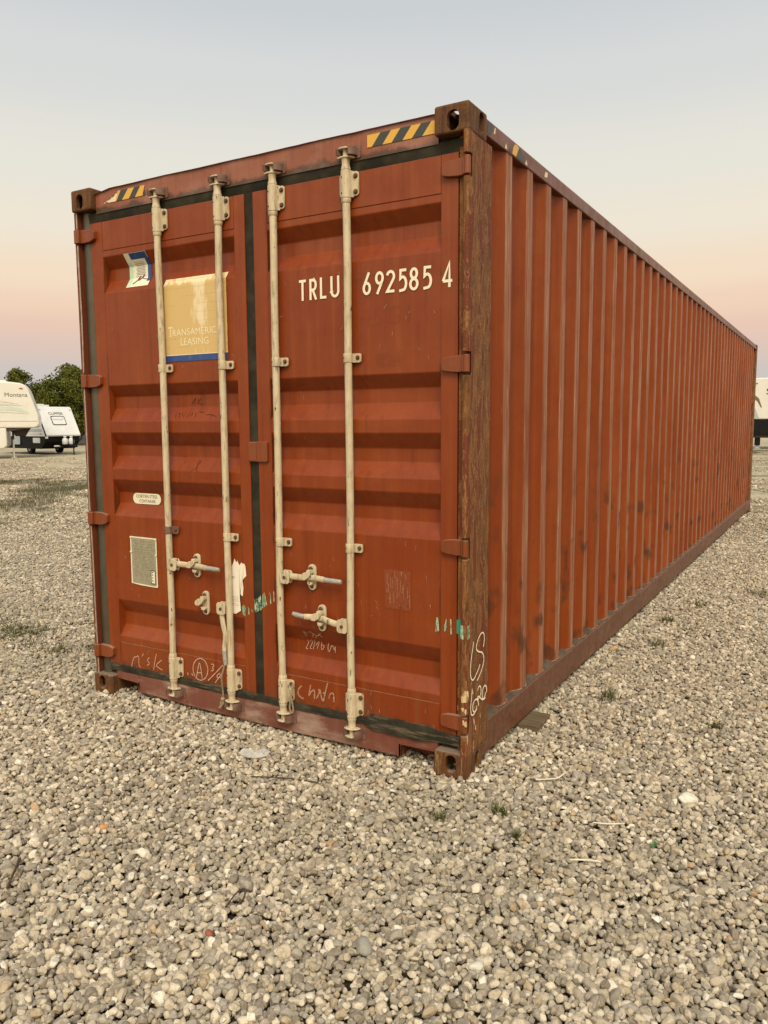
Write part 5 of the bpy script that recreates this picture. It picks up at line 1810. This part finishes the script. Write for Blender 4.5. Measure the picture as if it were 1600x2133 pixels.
# trailer seen past the far end of the container
rt = thing('box_trailer', 'pale yellow trailer with brown swoosh and black underbody past the far right container end', 'trailer', (-2.95, 46.3, 0), rad(4.9))
part('body', M['cara_cream'], rt, lambda b: prism(b, [(-4.0, 1.68), (8.0, 1.66), (8.0, 4.02), (-4.0, 3.98)], 0.0, 2.4), bevel=0.06)
part('lower_body', M['cara_black'], rt, lambda b: box(b, -3.9, 7.9, 0.06, 2.34, 0.82, 1.675))
part('chassis', M['cara_dark'], rt, lambda b: box(b, -4.2, 7.9, 0.25, 2.1, 0.62, 0.815))
part('side_graphic', M['brown_graphic'], rt, lambda b: prism(b, [(-1.2, 3.55), (-0.35, 3.20), (0.05, 2.85), (0.22, 2.35), (0.18, 2.32), (-0.02, 2.68), (-0.35, 2.95), (-1.2, 3.25)], -0.012, 0.0))
part('side_graphic', M['cara_grey'], rt, lambda b: prism(b, [(-1.2, 2.95), (-0.40, 2.70), (-0.12, 2.30), (0.10, 1.75), (-1.2, 1.75)], -0.012, 0.0))
part('marker_light', M['red_lens'], rt, lambda b: box(b, -0.24, -0.04, -0.03, 0.0, 3.66, 3.71))
bm = bmesh.new(); text_bm(bm, 'S', lambda u, v: (0.42 + u, -0.014, 3.06 + v), 0.34, 0.26)
raw('lettering', bm, M['ink'], rt)
lg = part('landing_leg', M['cara_black'], rt, lambda b: box(b, -0.08, 0.22, 0.3, 0.55, 0.18, 0.65))
part('leg_foot', M['cara_grey'], lg, lambda b: (box(b, 0.0, 0.14, 0.36, 0.48, 0.05, 0.18), box(b, -0.1, 0.24, 0.28, 0.58, 0.0, 0.05)))
wheel(rt, 4.4, 0.35, 0.40, 0.25)
wheel(rt, 5.3, 0.35, 0.40, 0.25)

# low pale building far behind the small trailer
sh = thing('storage_shed', 'low pale grey storage shed far behind the small white trailer', 'shed', (-62, 45, 0), rad(-20))
part('wall', simple('shed_wall', (0.40, 0.42, 0.45), (0.34, 0.36, 0.39), 2, 0.7), sh, lambda b: box(b, -4, 8, -3, 3, 0, 2.3))
part('roof', simple('shed_roof', (0.24, 0.25, 0.27), None, 2, 0.6), sh, lambda b: prism(b, [(-3.3, 2.28), (3.3, 2.28), (0, 3.0)], -4.2, 8.2, 'x'))


# ------------------------------------------------------------------ trees
def leaf_mat():
    k = NT('tree_leaves')
    p = k.coord('Object')
    r = k.noise(p, 0.55, 4.0, 0.6)
    g = k.noise(p, 7.0, 2.0, 0.5)
    col = k.mix(k.ramp(r, 0.35, 0.65), (0.030, 0.046, 0.006), (0.078, 0.092, 0.010))
    col = k.mix(k.ramp(g, 0.40, 0.66, 0.0, 0.7), col, (0.125, 0.125, 0.016))
    return k.done(col, 0.7, 0.0, 0.2)


M['leaf'] = leaf_mat()
M['bark'] = simple('tree_bark', (0.10, 0.075, 0.05), (0.05, 0.038, 0.026), 9, 0.95, 0.0, 0.5)


def tree(loc, height, width, seed, label, n_leaf=9000, low=0.22):
    rr = random.Random(seed)
    t = thing('tree', label, 'tree', loc, 0, 'trees beyond the trailers')
    bm = bmesh.new()
    tips = []

    def limb(p, d, ln, r, depth):
        q = [p]
        for s in range(4):
            d = (d + Vector((rr.gauss(0, .16), rr.gauss(0, .16), rr.gauss(0.02, .08)))).normalized()
            q.append(q[-1] + d * ln / 4)
        path_tube(bm, q, [r * (1 - 0.13 * i) for i in range(5)], 6 if depth else 8)
        if depth >= 3:
            tips.append(q[-1]); return
        for b in range(rr.choice((2, 3)) + (depth == 0)):
            a = rr.uniform(0, 6.28)
            sp = Vector((math.cos(a), math.sin(a), rr.uniform(0.2, 0.9))).normalized()
            limb(q[rr.choice((2, 3, 4))], (d * 0.55 + sp * 0.75).normalized(), ln * rr.uniform(.62, .8), r * 0.58, depth + 1)
    for s in range(rr.choice((2, 3))):
        a = rr.uniform(0, 6.28)
        limb(Vector((0.25 * math.cos(a), 0.25 * math.sin(a), 0)), Vector((0.28 * math.cos(a), 0.28 * math.sin(a), 1)), height * 0.36, 0.16, 0)
    obj('trunk', bm, M['bark'], t, smooth=True)
    bm = bmesh.new()
    clumps = []
    for c in range(64):
        a = rr.uniform(0, 6.28); u = rr.uniform(0, 1) ** 0.6
        z = rr.uniform(low, 1.0)
        prof_ = math.sin(math.pi * min(1, max(0.0, (z - low + 0.16) / (1.16 - low)))) ** 0.65
        clumps.append((Vector((math.cos(a) * width / 2 * u * prof_, math.sin(a) * width / 2 * u * prof_, z * height * 0.93)), rr.uniform(0.55, 1.1) * width * 0.15))
    for i in range(n_leaf):
        c, r = rr.choice(clumps)
        d = Vector((rr.gauss(0, 1), rr.gauss(0, 1), rr.gauss(0, 0.85)))
        d = d.normalized() * r * rr.uniform(0.35, 1.12)
        p = c + d
        s = rr.uniform(0.05, 0.12)
        n = (d.normalized() + Vector((rr.gauss(0, .7), rr.gauss(0, .7), rr.gauss(0.2, .7)))).normalized()
        u = n.orthogonal().normalized(); v = n.cross(u)
        a = rr.uniform(0, 6.28)
        u, v = u * math.cos(a) + v * math.sin(a), v * math.cos(a) - u * math.sin(a)
        bm.faces.new([bm.verts.new(p + u * s * 1.3), bm.verts.new(p + v * s * 0.6), bm.verts.new(p - u * s * 1.3), bm.verts.new(p - v * s * 0.6)])
    raw('crown', bm, M['leaf'], t)
    return t


tree((-54.55, 36.1, 0), 6.1, 4.3, 5, 'smaller dark green tree behind the cream trailer nose', 14000, 0.16)
tree((-51.15, 38.2, 0), 6.2, 5.4, 8, 'tall bushy green tree right behind the small white trailer', 34000, 0.24)
tree((-50.4, 42.5, 0), 5.4, 4.6, 12, 'yellowish loose tree at the container edge, behind the taller bushy tree', 6000, 0.25)
tree((-55.5, 40.0, 0), 4.3, 4.2, 21, 'low dark tree filling the gap between the two crowns', 9000, 0.1)


# ------------------------------------------------------------------ weeds, grass and litter
M['weed'] = simple('weed_green', (0.060, 0.070, 0.018), (0.11, 0.105, 0.03), 30, 0.8, 0.0, 0.0)
M['grass'] = simple('dry_grass', (0.050, 0.048, 0.016), (0.115, 0.098, 0.042), 2, 0.85, 0.0, 0.0)


def blades(bm, cx, cy, n, spread, h, rr, z0=-0.005):
    for i in range(n):
        a = rr.uniform(0, 6.28); r = spread * rr.random() ** 0.7
        x, y = cx + math.cos(a) * r, cy + math.sin(a) * r
        hh = h * rr.uniform(0.45, 1.1)
        la = rr.uniform(0, 6.28); ln = hh * rr.uniform(0.2, 1.0)
        dx, dy = math.cos(la) * ln, math.sin(la) * ln
        w = rr.uniform(0.0018, 0.0036) * (1 + h * 2)
        px, py = -math.sin(la) * w, math.cos(la) * w
        v = [bm.verts.new((x - px, y - py, z0)), bm.verts.new((x + px, y + py, z0)), bm.verts.new((x + dx * .4 + px * .8, y + dy * .4 + py * .8, z0 + hh * .65)), bm.verts.new((x + dx * .4 - px * .8, y + dy * .4 - py * .8, z0 + hh * .65)), bm.verts.new((x + dx, y + dy, z0 + hh))]
        bm.faces.new(v[:4]); bm.faces.new([v[3], v[2], v[4]])


WEEDS = [(0.24, -0.20, .035, .05, 'small olive weed in the gravel in front of the right corner casting'),
         (0.05, -0.37, .03, .04, 'flat green weed left of the small olive weed, in front of the container corner'),
         (0.37, -0.34, .022, .03, 'tiny brownish weed below and right of the olive weed'),
         (0.29, 1.36, .07, .07, 'spiky grass tuft on the gravel beside the timber under the right side'),
         (0.88, 1.19, .04, .04, 'bright green sprig alone on the open gravel at the right'),
         (0.31, 2.60, .06, .06, 'brownish green weed beside the right bottom rail, mid length of the near half'),
         (0.34, 4.06, .10, .06, 'larger dry tuft beside the container side, farther back'),
         (0.24, 3.35, .05, .06, 'low weed between two tufts along the container side'),
         (0.80, 4.75, .10, .05, 'scattered dry tuft farthest back on the right gravel'),
         (-3.30, 0.42, .10, .06, 'dark green weed left of the container doors, nearest to them')]
for x, y, s, h, lb in WEEDS:
    bm = bmesh.new(); blades(bm, x, y, 60, s, h, random.Random(int(x * 1000) + 77), gheight(x, y))
    tag(raw('weed', bm, M['weed']), lb, 'weed', 'weeds growing in the gravel')
bm = bmesh.new(); rr = random.Random(4)
for q in range(46):
    blades(bm, -4.15 + rr.gauss(0, .38), 0.62 + rr.gauss(0, .10), 30, .10, .05, rr, 0.0)
tag(raw('weed_patch', bm, M['weed']), 'dark green weed patch in the gravel at the left picture edge', 'weeds', None, 'stuff')
bm = bmesh.new()
cnt = 0
while cnt < 1500:
    a = rr.uniform(9, 26)
    az = rad(rr.uniform(-60, -44))
    x, y = CAM_P[0] + math.sin(az) * (a + 1.5), CAM_P[1] + math.cos(az) * (a + 1.5)
    if x > -W - 0.4:
        continue
    dens = mnoise.noise(Vector((x * 0.42, y * 0.42, 2.0))) + 0.4 * mnoise.noise(Vector((x * 1.3, y * 1.3, 7.0)))
    if dens < 0.12 + (0.12 if not 14 < a < 23 else 0) + (0.2 if a < 12 else 0):
        continue
    blades(bm, x, y, 9, .22, .07, rr, 0.0); cnt += 1
for q in range(1400):
    x, y = rr.uniform(-6, 3), rr.uniform(36, 45)
    if mnoise.noise(Vector((x * 0.5, y * 0.3, 5.0))) > 0.0:
        blades(bm, x, y, 7, .3, .10, rr, 0.0)
g = raw('grass', bm, M['grass'])
g['kind'] = 'stuff'

# timber packing under the right side
bm = bmesh.new(); box(bm, -0.55, 0.095, 0.69, 0.90, -0.03, 0.034)
tag(obj('timber_block', bm, M['timber'], None, 0.005), 'weathered timber block wedged under the right bottom rail', 'timber')


def strand(bm, pts, r, twist=90, n=6):
    fine = smooth_line(pts, 2) if len(pts[0]) == 2 else pts
    path_tube(bm, fine, r, n)


def curve3(pts, it=2):
    P = [Vector(p) for p in pts]
    for _ in range(it):
        q = [P[0]]
        for a, b in zip(P, P[1:]):
            q += [a * .75 + b * .25, a * .25 + b * .75]
        P = q + [P[-1]]
    return P


# ropes hanging from the hardware
bm = bmesh.new()
path_tube(bm, curve3([(-1.396, -0.004, .322), (-1.405, -0.006, .29), (-1.420, -0.004, .25), (-1.428, 0.010, .20), (-1.432, 0.020, .16), (-1.436, 0.024, .125)]), 0.0048, 7)
for q in range(5):
    path_tube(bm, curve3([(-1.436, 0.022, .125), (-1.436 + random.uniform(-.025, .02), 0.015, .10), (-1.438 + random.uniform(-.03, .02), 0.016, .07)]), 0.0035, 6)
bmesh.ops.create_icosphere(bm, subdivisions=2, radius=0.013, matrix=Matrix.Translation((-1.436, 0.020, .122)))
tag(obj('rope', bm, M['rope'], None, smooth=True), 'frayed knotted rope hanging from the lowered handle on the left door', 'rope')
bm = bmesh.new()
path_tube(bm, curve3([(-0.965, 0.022, .285), (-0.968, 0.012, .25), (-0.975, 0.010, .20), (-0.985, 0.016, .15), (-0.972, 0.020, .125), (-0.962, 0.020, .15), (-0.968, 0.014, .20), (-0.972, 0.012, .24)]), 0.0048, 7)
tag(obj('rope', bm, M['rope'], None, smooth=True), 'short rope loop on the lower housing of the third locking bar', 'rope')


def pebble(x, y, s, c, label, seed):
    m = simple('odd_stone', c, tuple(v * .8 for v in c), 30, 0.8, 0.0, 0.4)
    bm = bmesh.new()
    bmesh.ops.create_icosphere(bm, subdivisions=3, radius=1.0)
    for v in bm.verts:
        f = 0.8 + 0.55 * mnoise.noise(v.co * 0.75 + Vector((seed * 9.1, 0, 0)))
        v.co = Vector((v.co.x * s * f, v.co.y * s * f * 0.85, v.co.z * s * f * 0.68))
    o = obj('pebble', bm, m, None, smooth=True)
    o.location = (x, y, gheight(x, y) + s * 0.42)
    o.rotation_euler = (0, 0, seed)
    return tag(o, label, 'stone', 'odd coloured stones on the gravel')


pebble(-1.08, -1.08, .020, (0.52, 0.26, 0.09), 'orange stone on the left foreground gravel', 1)
pebble(-0.26, -1.36, .017, (0.30, 0.085, 0.045), 'red stone on the foreground gravel, lower middle left', 2)
pebble(-0.68, -1.48, .024, (0.62, 0.57, 0.45), 'large pale blocky stone at the lower left foreground', 3)
pebble(0.53, -1.09, .028, (0.56, 0.53, 0.45), 'long whitish stone in the foreground gravel below the container corner', 4)
pebble(0.20, -1.18, .034, (0.26, 0.25, 0.21), 'big flat grey stone left of the long whitish stone', 5)

# bits lying about
M['straw'] = simple('dry_straw', (0.66, 0.61, 0.48), (0.55, 0.49, 0.36), 40, 0.8)
M['twig'] = simple('dark_twig', (0.035, 0.022, 0.014), (0.06, 0.04, 0.025), 40, 0.9)
M['scrap'] = simple('white_scrap', (0.66, 0.63, 0.57), (0.5, 0.47, 0.42), 30, 0.7)
M['leafscrap'] = simple('green_scrap', (0.03, 0.16, 0.045), (0.02, 0.10, 0.03), 30, 0.6)


def stick(name, pts, r, mat, label, cat):
    bm = bmesh.new(); path_tube(bm, curve3(pts), r, 6)
    tag(obj(name, bm, M[mat], None, smooth=True), label, cat)


stick('straw', [(.60, -.41, .018), (.65, -.385, .020), (.70, -.365, .016)], .0034, 'straw', 'pale straw stalk lying on the gravel right of centre', 'straw')
stick('straw', [(.28, .15, .016), (.33, .17, .022), (.36, .20, .020), (.375, .24, .030)], .003, 'straw', 'small curved straw beside the right corner casting', 'straw')
stick('straw', [(.60, -.10, .016), (.66, -.09, .020), (.71, -.05, .018)], .0028, 'straw', 'thin straw behind the longer stalk', 'straw')
stick('twig', [(-1.022, -1.534, 0.015), (-1.044, -1.494, 0.04), (-1.127, -1.410, 0.03)], .0042, 'twig', 'dark twig at the lower left picture edge', 'twig')
stick('twig', [(-.30, -1.24, .012), (-.285, -1.20, .050), (-.27, -1.17, .055), (-.26, -1.19, .030), (-.27, -1.22, .015)], .0028, 'twig', 'dark bent twig looping over the foreground gravel', 'twig')
stick('twig', [(-.85, -.45, .014), (-.70, -.39, .018), (-.55, -.35, .014)], .003, 'twig', 'thin dark twig lying in front of the doors', 'twig')
bm = bmesh.new()
tube(bm, (.690, -.765, .016), (.700, -.745, .034), .0062, n=10)
tag(obj('cigarette_butt', bm, simple('filter_paper', (0.62, 0.42, 0.30), (0.66, 0.58, 0.48), 40, 0.85), None, smooth=True), 'pinkish cigarette butt among the foreground pebbles', 'cigarette butt')


k = NT('clear_film')
k.b.inputs['Alpha'].default_value = 0.32
M['film'] = k.done((0.75, 0.74, 0.70), 0.18)


def scrap(name, x, y, s, mat, label, cat, seed):
    rr = random.Random(seed); bm = bmesh.new()
    pts = []
    for i in range(9):
        a = 2 * math.pi * i / 9
        r = s * rr.uniform(.55, 1.1)
        pts.append((x + math.cos(a) * r, y + math.sin(a) * r * .7, gheight(x, y) + .022 + rr.uniform(-.006, .014)))
    c = bm.verts.new((x, y, gheight(x, y) + .034))
    vs = [bm.verts.new(p) for p in pts]
    for a, b in zip(vs, vs[1:] + vs[:1]):
        bm.faces.new([a, b, c])
    o = obj(name, bm, M[mat]); md = o.modifiers.new('thick', 'SOLIDIFY'); md.thickness = .0015
    tag(o, label, cat)


scrap('leaf_scrap', .855, -.18, .018, 'leafscrap', 'glossy dark green leaf scrap on the right gravel', 'leaf', 1)
scrap('paper_scrap', .63, .02, .014, 'scrap', 'white paper scrap behind the straw stalk', 'scrap', 2)
scrap('paper_scrap', .95, -.62, .020, 'scrap', 'greyish paper scrap near the right foreground', 'scrap', 3)
scrap('paper_scrap', 1.02, .06, .022, 'scrap', 'white crumpled scrap by the right picture edge', 'scrap', 4)
scrap('plastic_film', -.98, -.27, .085, 'film', 'crumpled clear plastic film in front of the left door', 'plastic film', 5)
